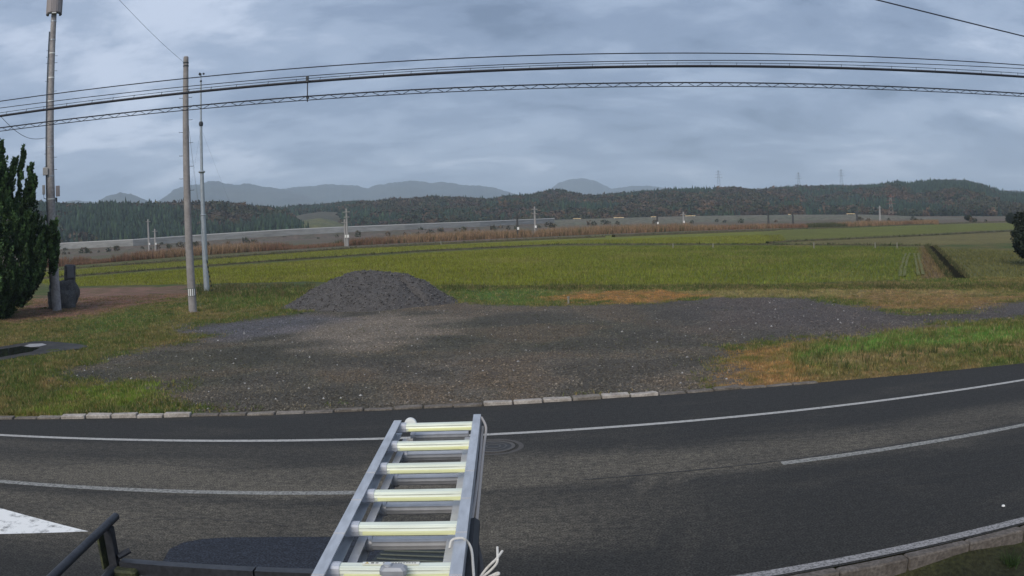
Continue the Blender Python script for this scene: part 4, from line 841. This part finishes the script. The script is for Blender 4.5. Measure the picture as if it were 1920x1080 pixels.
# its guy wire with a striped guard
ga = at(398, 550); gt = Vector((b2.x, b2.y, zpx(349, 185, b2))); gw = thing('guy_wire', 'thin guy wire with black and yellow striped guard behind the plain pole', 'guy wire', (ga.x, ga.y, 0))
MB().tube([(0, 0, -.1), tuple(gt-ga)], .008, 5).build('strand', M_steel, gw)
M_yel = mat('guard_yellow', (0.55, 0.45, 0.14), .6, var=.1); zg = zpx(391, 486, ga); dgu = (gt-ga)/(gt-ga).z
for k in range(14):
    z0, z1 = zg*k/14, zg*(k+1)/14; MB().tube([tuple(dgu*z0), tuple(dgu*z1)], .038, 8).build('guard_band', M_wire if k % 2 else M_yel, gw, True)

# instrument mast
b3 = at(388, 546); ms = thing('wind_mast', 'slender grey stepped steel mast with cup anemometer on top', 'mast', (b3.x, b3.y, 0), -bearing(385))
ZZ = lambda py: zpx(383, py, b3)
M_mast = mat('mast_steel', (0.36, 0.40, 0.43), .5, .4, var=.1, scale=1)
for (ya, yb, ra, rb) in [(546, 404, .195, .165), (404, 322, .145, .125), (322, 232, .095, .085), (232, 152, .062, .052), (152, 140, .032, .026)]:
    MB().tube([(0, 0, ZZ(ya)-(.2 if ya == 546 else 0)), (0, 0, ZZ(yb))], [ra, rb], 14).build('mast_section', M_mast, ms, True)
for (y_, r_, h_) in [(322, .24, .14), (232, .15, .30), (403, .20, .10), (152, .08, .12)]:
    MB().tube([(0, 0, ZZ(y_)-h_/2), (0, 0, ZZ(y_)), (0, 0, ZZ(y_)+h_/2)], [r_*.75, r_, r_*.7], 14).build('flange', M_dark if r_ < .2 else M_mast, ms, True)
zt = ZZ(139); MB().tube([(0, 0, zt-.15), (0, 0, zt+.06)], .03, 8).build('anemometer_hub', M_dark, ms, True)
for k in range(3):
    a_ = k*2.094+.15; c = Vector((.17*math.cos(a_), .17*math.sin(a_), zt+.02)); m = MB(); m.tube([(0, 0, zt+.02), tuple(c)], .012, 5); m.build('cup_arm', M_dark, ms)
    m = MB(); tdir = Vector((-math.sin(a_), math.cos(a_), 0)); m.tube([tuple(c-tdir*.06), tuple(c-tdir*.03), tuple(c+tdir*.02), tuple(c+tdir*.07)], [.075, .072, .05, .01], 10); m.build('cup', M_dark, ms, True)
for (py, ax, ay) in [(240, 500, 549), (240, 330, 556)]:
    e = at(ax, ay); e = Vector((e.x-b3.x, e.y-b3.y, 0)); e.rotate(Matrix.Rotation(bearing(385), 3, 'Z')); MB().tube([(0, 0, ZZ(py)), tuple(e)], .0035, 4).build('stay_wire', M_dark, ms)

# antenna pole at the left
b1 = at(107, 583); p1 = thing('antenna_pole', 'tall concrete pole at the left carrying antenna panels, boxes and steel bands', 'antenna pole', (b1.x, b1.y, 0), -bearing(107))
Z1 = lambda py: zpx(100, py, b1)
H1 = 18.9; r1 = lambda z: .27+(.145-.27)*z/H1
M_pole1 = mat('old_concrete_pole', (0.28, 0.26, 0.26), .85, var=.22, scale=1.4, c2=(0.38, 0.36, 0.35), bump=.1)
MB().tube([(0, 0, -.3)]+[(0, 0, H1*k/10) for k in range(1, 11)], [r1(0)]+[r1(H1*k/10) for k in range(1, 11)], 20).build('shaft', M_pole1, p1, True)
for py in (40, 75, 100, 146, 190, 275, 330, 373, 430):
    z = Z1(py); MB().tube([(0, 0, z-.035), (0, 0, z+.035)], r1(z)+.014, 20).build('steel_band', M_white if py in (100, 146, 190, 373) else M_steel, p1, True)
for k, py in enumerate([95, 105, 107, 118, 119, 133, 152, 171, 288, 295, 312, 318]):
    z = Z1(py); sd_ = 1 if k % 2 else -1; MB().tube([(sd_*(r1(z)-.02), -.02, z), (sd_*(r1(z)+.16), -.02, z)], .012, 6).build('step_peg', M_dark, p1)
za0 = Z1(27)
M_ant = mat('antenna_radome', (0.30, 0.27, 0.27), .5, var=.08)
for k, a_ in enumerate((-2.25, -1.57, -.9, 0.3, 1.57, 2.84)):
    c = Vector((.40*math.cos(a_), .40*math.sin(a_), za0+1.05)); Mr = Matrix.Rotation(a_+math.pi/2, 3, 'Z')
    pn = MB().box(c, (.30, .13, 2.05), Mr, bev=.03).build('antenna_panel', M_ant, p1)
    MB().box(c+Vector((0, 0, -1.06)), (.26, .11, .06), Mr).build('connector_plate', M_dark if k != 1 else M_white, pn)
    MB().tube([(.12*math.cos(a_), .12*math.sin(a_), za0+.4), (.36*math.cos(a_), .36*math.sin(a_), za0+.4)], .03, 6).build('bracket', M_dark, p1)
MB().tube([(-r1(12)-.02, -.1, Z1(60)), (-r1(8)-.02, -.12, Z1(200)), (-r1(5)-.02, -.12, Z1(330)), (-r1(1)-.02, -.14, Z1(540))], .035, 6).build('cable_riser', M_dark, p1)
MB().box((-.30, -.16, Z1(321)), (.30, .26, .42), bev=.02).build('junction_box', M_pale, p1)
MB().box((-.42, -.12, Z1(355)), (.16, .16, .52), bev=.02).build('small_antenna', M_pale, p1); MB().tube([(-.42, -.12, Z1(364)), (-.42, -.12, Z1(371)), (-.25, -.1, Z1(373))], .02, 5).build('cable', M_dark, p1)
MB().box((.40, -.14, Z1(359)), (.24, .16, .58), bev=.02).build('side_panel', M_ant, p1); MB().box((.30, -.12, Z1(375)), (.12, .14, .24), bev=.02).build('bracket_box', M_dark, p1)
MB().box((.30, -.24, Z1(467)), (.17, .03, .50)).build('name_plate', M_white, p1)
# stones at its foot
def rock(name, parent, c, d, seed, n=14, mt=None):
    v = []; f = []
    for i_ in range(n+1):
        th = math.pi*i_/n
        for j_ in range(2*n):
            ph = math.pi*j_/n; x_, y_, z_ = math.sin(th)*math.cos(ph), math.sin(th)*math.sin(ph), math.cos(th)
            q = .62+.75*float(fbm(np.array([x_*1.9+seed]), np.array([z_*1.9+y_*1.3]), 4, seed)[0]); s_ = 3.2
            k_ = (abs(x_)**s_+abs(y_)**s_+abs(z_)**s_)**(-1/s_); v.append((c[0]+x_*k_*q*d[0]/2, c[1]+y_*k_*q*d[1]/2, max(c[2]+z_*k_*q*d[2]/2, -.1)))
    for i_ in range(n):
        for j_ in range(2*n): a_ = i_*2*n+j_; b_ = i_*2*n+(j_+1) % (2*n); f.append((a_, a_+2*n, b_+2*n, b_))
    return MB().add(v, f).build(name, mt or M_stone, parent, True)
bs = at(106, 581); t = thing('stone_monument', 'dark weathered boulder with a standing block and grey panel behind the antenna pole foot', 'monument', (bs.x, bs.y+.75, 0), -bearing(106))
hs = zpx(124, 497, bs); rock('base_stone', t, (0.02, 0, .62), (1.75, 1.0, 1.75), 3, 18); MB().box((.55, .05, hs-.62), (.68, .5, 1.24), Matrix.Rotation(.08, 3, 'Y'), bev=.07).build('upper_stone', M_stone, t)
MB().box((.60, -.25, zpx(124, 511, bs)), (.40, .10, .66), bev=.015).build('grey_panel', mat('monument_panel', (0.14, 0.14, 0.15), .6, var=.15), t)

# ------------------------------------------------------------------ overhead cables
YW = 17.3
def cable(name, pts, r_, lab, Y_=YW, x0=-21, x1=23, n=90, deg=2, parent=None, nseg=6):
    P = [at_y(px, py, Y_) for px, py in pts]; c_ = np.polyfit([p.x for p in P], [p.z for p in P], deg); xs_ = np.linspace(x0, x1, n)
    zf = lambda x_: float(np.polyval(c_, x_))
    m = MB().tube([(x_, Y_, zf(x_)) for x_ in xs_], r_, nseg)
    o = m.build(name, M_wire, parent, True)
    if lab: tag(o, lab, 'cable')
    return o, zf
cable('overhead_cable', [(0, 190), (340, 148), (640, 122), (960, 104), (1280, 100), (1600, 106), (1920, 121.7)], .012, 'uppermost thin black cable of the bundle spanning the whole frame')
cable('overhead_cable', [(0, 203), (340, 163), (640, 137), (1280, 113), (1600, 118), (1920, 128)], .009, 'second thin black cable from the top of the spanning bundle')
t = thing('overhead_cable', 'thick black cable hung by small hooks from a thin messenger wire', 'cable', (0, 0, 0))
_, zm = cable('messenger_wire', [(0, 212), (340, 168), (640, 143), (1280, 117), (1600, 124), (1920, 137)], .007, None, parent=t)
_, zk = cable('thick_cable', [(0, 218), (340, 174), (640, 150), (960, 129), (1280, 123.5), (1600, 131), (1920, 143)], .029, None, parent=t, nseg=8)
x_ = -20.0; k = 0
while x_ < 22:
    MB().tube([(x_, YW-.02, zk(x_)-.03), (x_+.03, YW-.03, zk(x_)), (x_+.05, YW, zm(x_)+.01)], .006, 4).build('hanger_hook', M_wire, t); x_ += .62+.1*math.sin(k*1.7); k += 1
t = thing('overhead_cable', 'lowest black cable pair joined by a zigzag lashing wire', 'cable', (0, 0, 0)); YZ = YW-.25
_, zu = cable('upper_strand', [(0, 241), (340, 199.5), (640, 174), (960, 160), (1280, 157), (1600, 161.5), (1920, 174)], .015, None, Y_=YZ, parent=t)
_, zl = cable('lower_strand', [(0, 247.5), (340, 206), (640, 181.5), (960, 167), (1280, 164), (1600, 168.5), (1920, 179.5)], .010, None, Y_=YZ, parent=t)
pts = []; x_ = -21.0; k = 0
while x_ < 23: pts.append((x_, YZ-.01, (zu(x_)+.012) if k % 2 else (zl(x_)-.008))); x_ += random.uniform(.19, .24); k += 1
MB().tube(pts, .0065, 4).build('lashing_wire', M_wire, t)
c = at_y(579, 160, YW); ct = thing('cable_tie_rod', 'short vertical rod linking the thick cable and zigzag pair', 'tie rod', (c.x, YW-.1, 0))
MB().tube([(0, 0, zm(c.x)+.03), (0, -.05, zl(c.x)-.02)], .012, 6).build('rod', M_wire, ct)
for z in (zm(c.x), zk(c.x), zu(c.x)): MB().box((0, -.02, z), (.05, .07, .06)).build('clamp', M_dark, ct)
cable('overhead_cable', [(1645, 0), (1780, 33.5), (1920, 68)], .012, 'lone black cable crossing the upper right corner', Y_=13.0, x0=5.2, x1=15, n=30, deg=2)
e = at_y(222, -2, 26.0); tp = Vector((b2.x-.1, b2.y, zpx(347, 117, b2)))
dirv = e-tp; P = [tp+dirv*(q/20*1.4)-Vector((0, 0, .08*math.sin(math.pi*min(1, q/20*1.4)))) for q in range(21)]
tag(MB().tube([tuple(p) for p in P], .0065, 5).build('overhead_cable', M_wire), 'thin cable rising left from the top of the plain concrete pole', 'cable')
e = at_y(-8, 208, 30.0); tp = Vector((b1.x-.2, b1.y-.1, zpx(87, 258, b1))); P = [tp.lerp(e, q/16*1.3)-Vector((0, 0, .5*math.sin(math.pi*min(1, q/16*1.3)))) for q in range(17)]
tag(MB().tube([tuple(p) for p in P], .013, 5).build('overhead_cable', M_wire), 'slack thin cable running from the antenna pole to the left edge', 'cable')

# ------------------------------------------------------------------ trees
def limb(pts, r0, r1, n=8): return MB().tube(pts, list(np.linspace(r0, r1, len(pts))), n)
def juniper(c, seed):
    rg = np.random.default_rng(seed); t = thing('juniper_tree', 'dark green juniper with flame-like upright tips at the left edge', 'tree', (c.x, c.y, 0)); c_scale = hrange(c)/F_PX
    limb([(0, 0, -.2), (.1, 0, 1.5), (-.1, .1, 4), (.1, 0, 7.2)], .28, .05).build('trunk', M_bark, t, True)
    zs = np.array([0.05, .6, 1.6, 3.0, 4.3, 5.1, 6.0, 7.0, 7.9, 8.6, 9.4]); rs = np.array([1.5, 2.4, 3.2, 3.7, 3.3, 2.3, 1.9, 1.5, 1.0, .6, .15]); P = []; D_ = []; Ls = []
    n_ = 1500
    while len(P) < n_:
        z = rg.uniform(0, 9.0); R_ = np.interp(z, zs, rs); a_ = rg.uniform(0, 6.283); lob = .80+.30*float(vnoise(np.array([a_*1.9]), np.array([z*.55]), seed)[0]); rr = R_*lob*rg.uniform(.45, .98)**.6
        if rg.uniform() > R_/3.9+.15: continue
        P.append((rr*math.cos(a_), rr*math.sin(a_), z)); o_ = np.array([math.cos(a_)*.62, math.sin(a_)*.62, 1.0+rg.uniform(-.1, .6)]); D_.append(o_/np.linalg.norm(o_)); Ls.append(rg.uniform(.5, 1.0))
    b0 = math.atan2(c.x, c.y); R0 = hrange(c)
    for (px, tpy, ln) in [(6, 268, 2.6), (46, 276, 2.9), (28, 296, 1.7), (58, 308, 1.9), (66, 326, 1.9), (60, 340, 1.4), (-20, 275, 2.4), (-50, 290, 2.4), (96, 418, 1.8), (102, 408, 2.0), (105, 435, 1.6), (84, 425, 1.5), (100, 455, 1.5), (74, 440, 1.5), (100, 470, 1.3)]:
        ax = R0*math.tan(bearing(px, 400)-b0); tip = at_range(px, tpy, R0).z
        for q in range(18):
            tq_ = rg.uniform(0, 1)**.8; w_ = 1.25-tq_; off = ax-(1-tq_)*.16*ln+rg.normal(0, .10)*w_; dep = rg.normal(0, .22)*w_-.5
            P.append((off*math.cos(b0)+dep*math.sin(b0), -off*math.sin(b0)+dep*math.cos(b0), tip-ln+tq_*(ln-.45))); o_ = np.array([.10+rg.normal(0, .18), rg.normal(0, .18), 1.0]); D_.append(o_/np.linalg.norm(o_)); Ls.append(.48*rg.uniform(.7, 1.0))
    P = np.array(P); D_ = np.array(D_); Ls = np.array(Ls); m_ = 70; tt = rg.uniform(0, 1, (len(P), m_)); wid = (.20*np.sin(np.clip(tt*.9+.1, 0, 1)*math.pi)**.7+.02)*np.clip(Ls, .6, 1.6)[:, None]
    jt = rg.normal(0, 1, (len(P), m_, 3)); jt /= np.linalg.norm(jt, axis=2)[..., None]
    bend = np.zeros_like(jt); bend[..., 2] = tt**2*.25*Ls[:, None]
    Q = P[:, None]+D_[:, None]*(tt*Ls[:, None])[..., None]+jt*wid[..., None]*rg.uniform(.4, 1, (len(P), m_, 1))+bend
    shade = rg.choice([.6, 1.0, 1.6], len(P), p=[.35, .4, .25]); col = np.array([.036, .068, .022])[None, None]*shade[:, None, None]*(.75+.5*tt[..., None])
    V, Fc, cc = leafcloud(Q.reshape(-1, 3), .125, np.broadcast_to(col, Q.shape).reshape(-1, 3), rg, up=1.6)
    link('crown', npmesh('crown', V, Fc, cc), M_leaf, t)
    for q in range(7):
        a_ = q*.9; limb([(0, 0, .5+q*.7), (1.0*math.cos(a_), 1.0*math.sin(a_), 1.4+q*.75), (1.7*math.cos(a_), 1.7*math.sin(a_), 2.8+q*.75)], .09, .02, 6).build('limb', M_bark, t, True)
juniper(at(-22, 600), 5)
def bush(px, py, rng_, w, h, lab, seed, col, name='round_tree'):
    c = at_range(px, py, rng_); t = thing(name, lab, 'tree', (c.x, c.y, 0)); limb([(0, 0, -.2), (.05, 0, h*.45), (0, .05, h*.7)], w*.07, w*.02).build('trunk', M_bark, t, True)
    parts = [leafball((random.uniform(-.45, .45)*w, random.uniform(-.4, .4)*w, h*random.uniform(.22, .75)), w*random.uniform(.30, .48), 900, w*.085, np.array(col)*random.uniform(.7, 1.4), .85, seed*31+q, .5) for q in range(13)]
    V, Fc, cc = joinp(parts); link('crown', npmesh('crown', V, Fc, cc), M_leaf, t)
bush(1938, 492, 62, 2.2, 3.9, 'dark round-crowned tree at the right edge beside the paddies', 3, (.022, .032, .020))
bush(1896, 415, 240, 2.2, 3.2, 'small dark tree on the far plain near the right edge', 4, (.022, .03, .02))
bush(1815, 415, 300, 2.0, 2.2, 'tiny dark bush on the far plain left of the right-edge tree', 6, (.03, .035, .022))
bush(1717, 419, 230, 1.3, 1.4, 'low dark bush at the reeds right of the red and white pylon', 7, (.03, .035, .022))

# ------------------------------------------------------------------ small things in the fields
STK = [(1262, 463, .32, 'pale short stake on the far paddy bund, first from the left'), (1337, 463, .32, 'pale short stake on the far paddy bund, second from the left'), (1526, 463.5, .42, 'pale stake on the far paddy bund, left of a close pair'),
       (1641, 464, .42, 'pale stake on the far paddy bund, left one of the close pair'), (1682, 464, .42, 'pale stake on the far paddy bund beside the green weeds'), (827, 458, .5, 'small pale marker post at the reed edge, centre left'), (1066, 571, .28, 'small pale stump at the edge of the gravel lot')]
M_stk = mat('weathered_stake', (0.25, 0.24, 0.20), .85, var=.2)
for k, (px, py, h_, lab) in enumerate(STK):
    g0 = at(px, py); t = thing('marker_stake', lab, 'stake', (g0.x, g0.y, 0), random.random(), 'pale stakes round the paddies'); w_ = .10 if k < 6 else .07
    MB().box((0, 0, h_/2-.1), (w_, w_, h_+.2), bev=.015).build('post', M_stk, t); MB().box((0, 0, h_+.03), (w_*1.25, w_*1.25, .06)).build('cap', M_stk, t)
g0 = at(446, 466); t = thing('water_gate', 'low white slab on legs beyond the reeds at the left', 'water gate', (g0.x, g0.y, 0), -bearing(446)); k_ = hrange(g0)/F_PX
zz_ = at_range(446, 460.5, hrange(g0)).z
MB().box((0, 0, zz_), (10*k_, .5, 2.2*k_)).build('slab', M_white, t)
for s_ in (-1, 1): MB().box((s_*4*k_, 0, zz_/2-.1), (.2, .2, zz_)).build('leg', M_pale, t)
g0 = at(460, 463); t = thing('field_sign', 'small dark sign on a post beside the low white slab', 'sign', (g0.x, g0.y, 0), -bearing(460)); k_ = hrange(g0)/F_PX; zz_ = at_range(460, 453, hrange(g0)).z
MB().box((0, 0, zz_/2), (.16, .16, zz_)).build('post', M_dark, t); MB().box((0, -.12, zz_), (7*k_, .08, 3.5*k_)).build('board', M_dark, t)
rock_t = thing('pebble', 'small white pebble on the asphalt near the right kerb', 'stone', tuple(at(1881, 951)[:2])+(0.005,)); rock('stone', rock_t, (0, 0, .012), (.045, .04, .03), 4, 6, M_white)

# ------------------------------------------------------------------ steel frame and ladder
M_frame = mat('black_frame', (0.028, 0.030, 0.036), .45, .2, var=.25, scale=12, c2=(0.045, 0.047, 0.055)); M_frame_warm = mat('warm_lit_frame', (0.075, 0.082, 0.032), .7, var=.4, scale=22, c2=(0.03, 0.034, 0.02))  # yellow-green tint paints warm light from the camera side onto frame parts
ZF = 2.555
A = at(214, 1049, ZF); B = at(600, 1071, ZF); dxy = (B-A).normalized(); nrm = Vector((-dxy.y, dxy.x, 0))
fr = thing('steel_frame', 'black square-tube steel frame carrying the ladder, corner post at lower left', 'frame', (A.x, A.y, 0))
SQ = lambda w, h: [(-w/2, -h), (w/2, -h), (w/2, 0), (-w/2, 0)]
A0 = Vector((0, 0, ZF)); E0 = A0+dxy*1.02
MB().prism(SQ(.040, .045), A0+dxy*.03, A0+dxy*.555).build('front_bar', M_frame, fr); MB().prism(SQ(.040, .045), A0+dxy*.562, E0).build('front_bar', M_frame, fr)
MB().prism(SQ(.03, .012), A0+dxy*.05-nrm*.034+Vector((0, 0, -.055)), E0-nrm*.034+Vector((0, 0, -.055))).build('lower_lip', M_frame_warm, fr)
zt = at_range(206, 988, hrange(A)).z
SB = at(98, 1082, zt+.012); sdir = Vector((SB.x-A.x, SB.y-A.y, 0)).normalized()
MB().prism([(-.016, -.016), (.016, -.016), (.016, .016), (-.016, .016)], A0+Vector((0, 0, -.06)), A0+Vector((0, 0, zt-ZF)), up=Vector((0, 1, 0))).build('corner_post', M_frame, fr)
MB().prism([(-.004, -.03), (.004, -.03), (.004, .03), (-.004, .03)], A0+Vector((-.036, -.004, -.03)), A0+Vector((-.036, -.004, zt-ZF-.01)), up=Vector((0, 1, 0))).build('post_plate', M_frame_warm, fr)
T0 = Vector((0, 0, zt+.012)); MB().tube([T0-sdir*.085, T0+sdir*1.9], .0155, 12).build('top_rail', M_frame, fr, True)
MB().tube([A0+Vector((0, 0, -.03)), A0+sdir*1.9+Vector((0, 0, -.03))], .017, 10).build('side_rail', M_frame, fr, True)
MB().tube([A0+dxy*.02+nrm*.0+Vector((0, 0, .012)), A0+dxy*.06+nrm*.03+Vector((0, 0, .03))], .012, 8).build('peg', M_frame, fr, True)
MB().box(A0+dxy*.05-nrm*.03+Vector((0, 0, -.045)), (.11, .05, .05), bev=.008).build('corner_bracket', M_frame_warm, fr)
C0 = A0+dxy*.06-nrm*.05
MB().prism(SQ(.035, .05), C0+Vector((0, 0, -.06)), C0-nrm*.5+Vector((0, 0, -.06))).build('cross_bar', M_frame_warm, fr)
for q in (A0+dxy*.0, E0, A0+sdir*1.85, E0+sdir*1.85): MB().prism([(-.025, -.025), (.025, -.025), (.025, .025), (-.025, .025)], Vector((q.x, q.y, -.05)), Vector((q.x, q.y, ZF-.062)), up=Vector((0, 1, 0))).build('leg', M_frame, fr)
MB().prism(SQ(.045, .06), A0+sdir*1.85, E0+sdir*1.85).build('rear_bar', M_frame, fr)

ZL = 2.75
M_alu = mat('ladder_aluminium', (0.60, 0.62, 0.65), .40, .4, var=.14, scale=9, stretch=(1, .2, 1), c2=(.48, .50, .53)); M_alud = mat('inner_aluminium', (0.55, 0.55, 0.57), .42, .4, var=.1, scale=4)
M_rung = mat('rung_aluminium', (0.88, 0.91, 0.78), .28, .3, var=.10, scale=7, stretch=(.12, 1, 1), c2=(.78, .82, .66)); M_warm_glow = mat('rung_warm_glow', (0.90, 0.91, 0.46), .32, .15, var=.08, scale=40, stretch=(.05, 1, 1), c2=(.82, .86, .55)); M_sleeve = mat('rung_sleeve', (0.58, 0.59, 0.63), .45, .3, var=.08)  # rung tint and yellow strip colour carry warm light from behind the camera
yaw = math.atan2(.012, 1.9)
ld = thing('extension_ladder', 'aluminium extension ladder lying flat and pointing toward the road', 'ladder', (-.372, 2.0, ZL), yaw)
HW = .210
def channel(w, h, t_, side):   # C profile, open towards the inside
    s_ = side; return [(0, 0), (-s_*w, 0), (-s_*w, -t_), (-s_*t_, -t_), (-s_*t_, -h+t_), (-s_*w, -h+t_), (-s_*w, -h), (0, -h)]
YE = {-1: 1.99, 1: 2.075}
for s_ in (-1, 1):
    rl = MB().prism(channel(.036, .068, .004, s_) if s_ > 0 else channel(.036, .068, .004, s_)[::-1], (s_*HW, -1.5, 0), (s_*HW, YE[s_], 0)).build('rail', M_alu, ld)
    for q in range(5): MB().box((s_*(HW-.018), -.2+q*.33, .0012), (.036, .004, .0016)).build('crimp_mark', M_alud, rl)
    MB().prism(channel(.030, .060, .004, s_) if s_ > 0 else channel(.030, .060, .004, s_)[::-1], (s_*(HW-.046), -1.4, -.078), (s_*(HW-.046), 1.93, -.078)).build('lower_rail', M_alud, ld)
def rungprof(w, h, n=18, rib=.0016):
    pr = []
    for k in range(n):
        a_ = 2*math.pi*k/n; sx_ = math.copysign(abs(math.cos(a_))**.6, math.cos(a_)); sy_ = math.copysign(abs(math.sin(a_))**.6, math.sin(a_)); q = 1-(rib/.02 if k % 2 else 0); pr.append((sx_*w/2*q, sy_*h/2*q))
    return pr
UY = [at(800, py, ZL-.02).y-2.0 for py in (797, 832, 875, 924, 989, 1064)]
st = (UY[0]-UY[-1])/5; UY = [UY[0]-st*k for k in range(11)]
for k, y_ in enumerate(UY):
    rg_ = MB().prism(rungprof(.050, .040, 30, .0014), (-HW+.050, y_, -.030), (HW-.032, y_, -.030)).build('rung', M_rung, ld)
    MB().prism([(.0262, -.013), (.0262, -.006), (.0252, .0005), (.0228, .0005), (.0228, -.013)], (-HW+.075, y_, -.030), (HW-.034, y_, -.030)).build('warm_glow_strip', M_warm_glow, rg_)  # added strip paints the warm reflection on the rung's lower front
    MB().prism(rungprof(.056, .046, 12, 0), (-HW+.004, y_, -.030), (-HW+.062, y_, -.030)).build('rung_sleeve', M_sleeve, rg_)
LY = [at(790, py, ZL-.108).y-2.0 for py in (818, 857, 902, 951, 1018)]; sl_ = (LY[0]-LY[-1])/4; LY = [LY[0]-sl_*k for k in range(10)]
for y_ in LY:
    rg_ = MB().prism(rungprof(.052, .042, 22, .0012), (-HW+.066, y_, -.108), (HW-.066, y_, -.108)).build('lower_rung', M_alud, ld)
    MB().tube([(-HW+.072, y_, -.108), (-HW+.090, y_, -.108)], .030, 14).build('collar', M_alud, rg_, True)
# pulley on the top rung
pu = MB().tube([(-HW+.078, UY[0]+.030, -.022), (-HW+.078, UY[0]+.052, -.022)], .030, 20).build('pulley', mat('pulley_white', (.72, .73, .72), .5, var=.04), ld, True)
MB().tube([(-HW+.078, UY[0]+.022, -.022), (-HW+.078, UY[0]+.058, -.022)], .006, 8).build('axle', M_dark, pu, True)
MB().box((-HW+.082, UY[0]-.055, -.085), (.03, .02, .022)).build('hook', M_pale, ld)
# warning sticker with pictogram and small print on the rung nearest the camera
sk_y = UY[5]; stk = MB().box((.0, sk_y+.004, -.0080), (.165, .016, .0022)).build('sticker', mat('sticker_white', (.78, .78, .70), .5, var=.03), ld)
M_ink = mat('ink_dark', (.10, .09, .07), .6, var=.1); M_inky = mat('ink_amber', (.55, .38, .08), .6, var=.1)
zs = -.0066
MB().add([(-.076, sk_y-.001, zs), (-.062, sk_y-.001, zs), (-.069, sk_y+.0105, zs)], [(0, 1, 2)]).build('warning_triangle', M_inky, stk)
for x_, w_, h_ in [(-.053, .009, .008), (-.040, .008, .006), (-.019, .007, .007)]: MB().box((x_, sk_y+.004, zs), (w_, h_, .0006)).build('glyph', M_ink, stk)
x_ = -.006
while x_ < .072: w_ = random.uniform(.004, .008); MB().box((x_, sk_y+.004+random.uniform(-.0005, .0005), zs), (w_, .0045, .0006)).build('glyph', M_ink, stk); x_ += w_+.0022
# lock bracket
lk = MB().box((.015, sk_y-.052, -.006), (.075, .05, .030), bev=.008).build('lock_bracket', mat('lock_grey', (.36, .37, .39), .5, .3, var=.1), ld); MB().tube([(.0, sk_y-.052, .009), (.0, sk_y-.052, .016)], .011, 12).build('bolt', M_alu, lk, True)
# rope along the right rail and the white tie
M_rope = mat('white_rope', (.62, .60, .56), .9, var=.2, scale=60); M_ropeg = mat('grey_rope', (.36, .34, .33), .9, var=.2, scale=60); M_black = mat('black_sheath', (.018, .019, .022), .6, var=.2)
O_ = Vector((-.372, 2.0, ZL)); Ri = Matrix.Rotation(-yaw, 3, 'Z')
def lp(px, py, z): return Ri @ (at(px, py, z)-O_)
def smooth(pts, it=2):
    for _ in range(it):
        q = [pts[0]]
        for a_, b_ in zip(pts[:-1], pts[1:]): q += [a_.lerp(b_, .25), a_.lerp(b_, .75)]
        pts = q+[pts[-1]]
    return pts
def rope(name, pts, r_, m_): return MB().tube([tuple(p) for p in smooth([lp(*p) for p in pts])], r_, 7).build(name, m_, ld, True)
rope('rope', [(903, 783, 2.745), (910, 795, 2.74), (912, 806, 2.72), (908, 830, 2.69), (903, 880, 2.69), (893, 985, 2.69)], .006, M_ropeg)
rope('rope', [(905, 800, 2.71), (901, 850, 2.69), (894, 920, 2.69), (883, 985, 2.69)], .006, M_ropeg)
rope('black_cord', [(906, 790, 2.70), (905, 815, 2.69), (897, 860, 2.68), (886, 930, 2.68), (876, 985, 2.68)], .005, M_black)
rope('sheath', [(888, 982, 2.685), (886, 1000, 2.685), (884, 1040, 2.685), (880, 1100, 2.685)], .024, M_black)
rope('sheath', [(884, 985, 2.66), (892, 1030, 2.66), (899, 1060, 2.655), (901, 1110, 2.65)], .015, mat('grey_sheath', (.05, .048, .052), .7, var=.2))
rope('tie_cord', [(843, 1028, 2.735), (846, 1012, 2.757), (858, 1009, 2.759), (870, 1009, 2.757), (879, 1018, 2.735), (885, 1032, 2.72), (887, 1060, 2.715), (889, 1090, 2.71)], .0042, M_rope)
rope('loose_cord', [(900, 1082, 2.68), (912, 1066, 2.70), (922, 1056, 2.72), (932, 1047, 2.73), (942, 1033, 2.74)], .0038, M_rope)
rope('loose_cord', [(905, 1082, 2.68), (922, 1068, 2.70), (933, 1055, 2.72), (933, 1042, 2.735), (932.5, 1026, 2.745)], .0038, M_rope)
rope('loose_cord', [(908, 1086, 2.68), (922, 1079, 2.69), (935, 1073, 2.70), (936, 1077, 2.70), (926, 1080, 2.69)], .0038, M_rope)
# ribbed steel ramp plate on the driveway, seen through the rungs
q0, q1, q2, q3 = at(690, 1062), at(738, 1012), at(862, 1008), at(868, 1075)
rm = thing('ramp_plate', 'dark ribbed steel plate lying on the driveway beneath the ladder', 'ramp plate', (q0.x, q0.y, .006))
V = [Vector((p.x-q0.x, p.y-q0.y, z)) for z in (0, .02) for p in (q0, q3, q2, q1)]
MB().add(V, [(4, 5, 6, 7), (0, 1, 5, 4), (1, 2, 6, 5), (2, 3, 7, 6), (3, 0, 4, 7)]).build('plate', mat('plate_green_black', (.020, .024, .022), .5, .2, var=.3, scale=9), rm)
for k in range(7):
    t_ = (k+.5)/7; a_ = V[4].lerp(V[7], t_); b_ = V[5].lerp(V[6], t_); MB().prism([(-.012, 0), (.012, 0), (.006, .014), (-.006, .014)], a_.lerp(b_, .04), a_.lerp(b_, .96)).build('rib', mat('rib_edge', (.05, .06, .05), .5, .3, var=.2) if k == 0 else bpy.data.materials['rib_edge'], rm)

# ------------------------------------------------------------------ haze
hz_m = bpy.data.materials.new('haze_air'); hz_m.use_nodes = True; N = hz_m.node_tree.nodes; N.clear()
om = N.new('ShaderNodeOutputMaterial'); pv = N.new('ShaderNodeVolumePrincipled'); pv.inputs['Density'].default_value = 2.5e-4; pv.inputs['Color'].default_value = (.72, .86, 1.0, 1); pv.inputs['Anisotropy'].default_value = 0.0
hz_m.node_tree.links.new(pv.outputs[0], om.inputs['Volume'])
tag(MB().box((0, 0, 134), (19000, 19000, 272)).build('haze', hz_m), 'thin blue grey damp air over the whole plain', 'haze', kind='stuff')
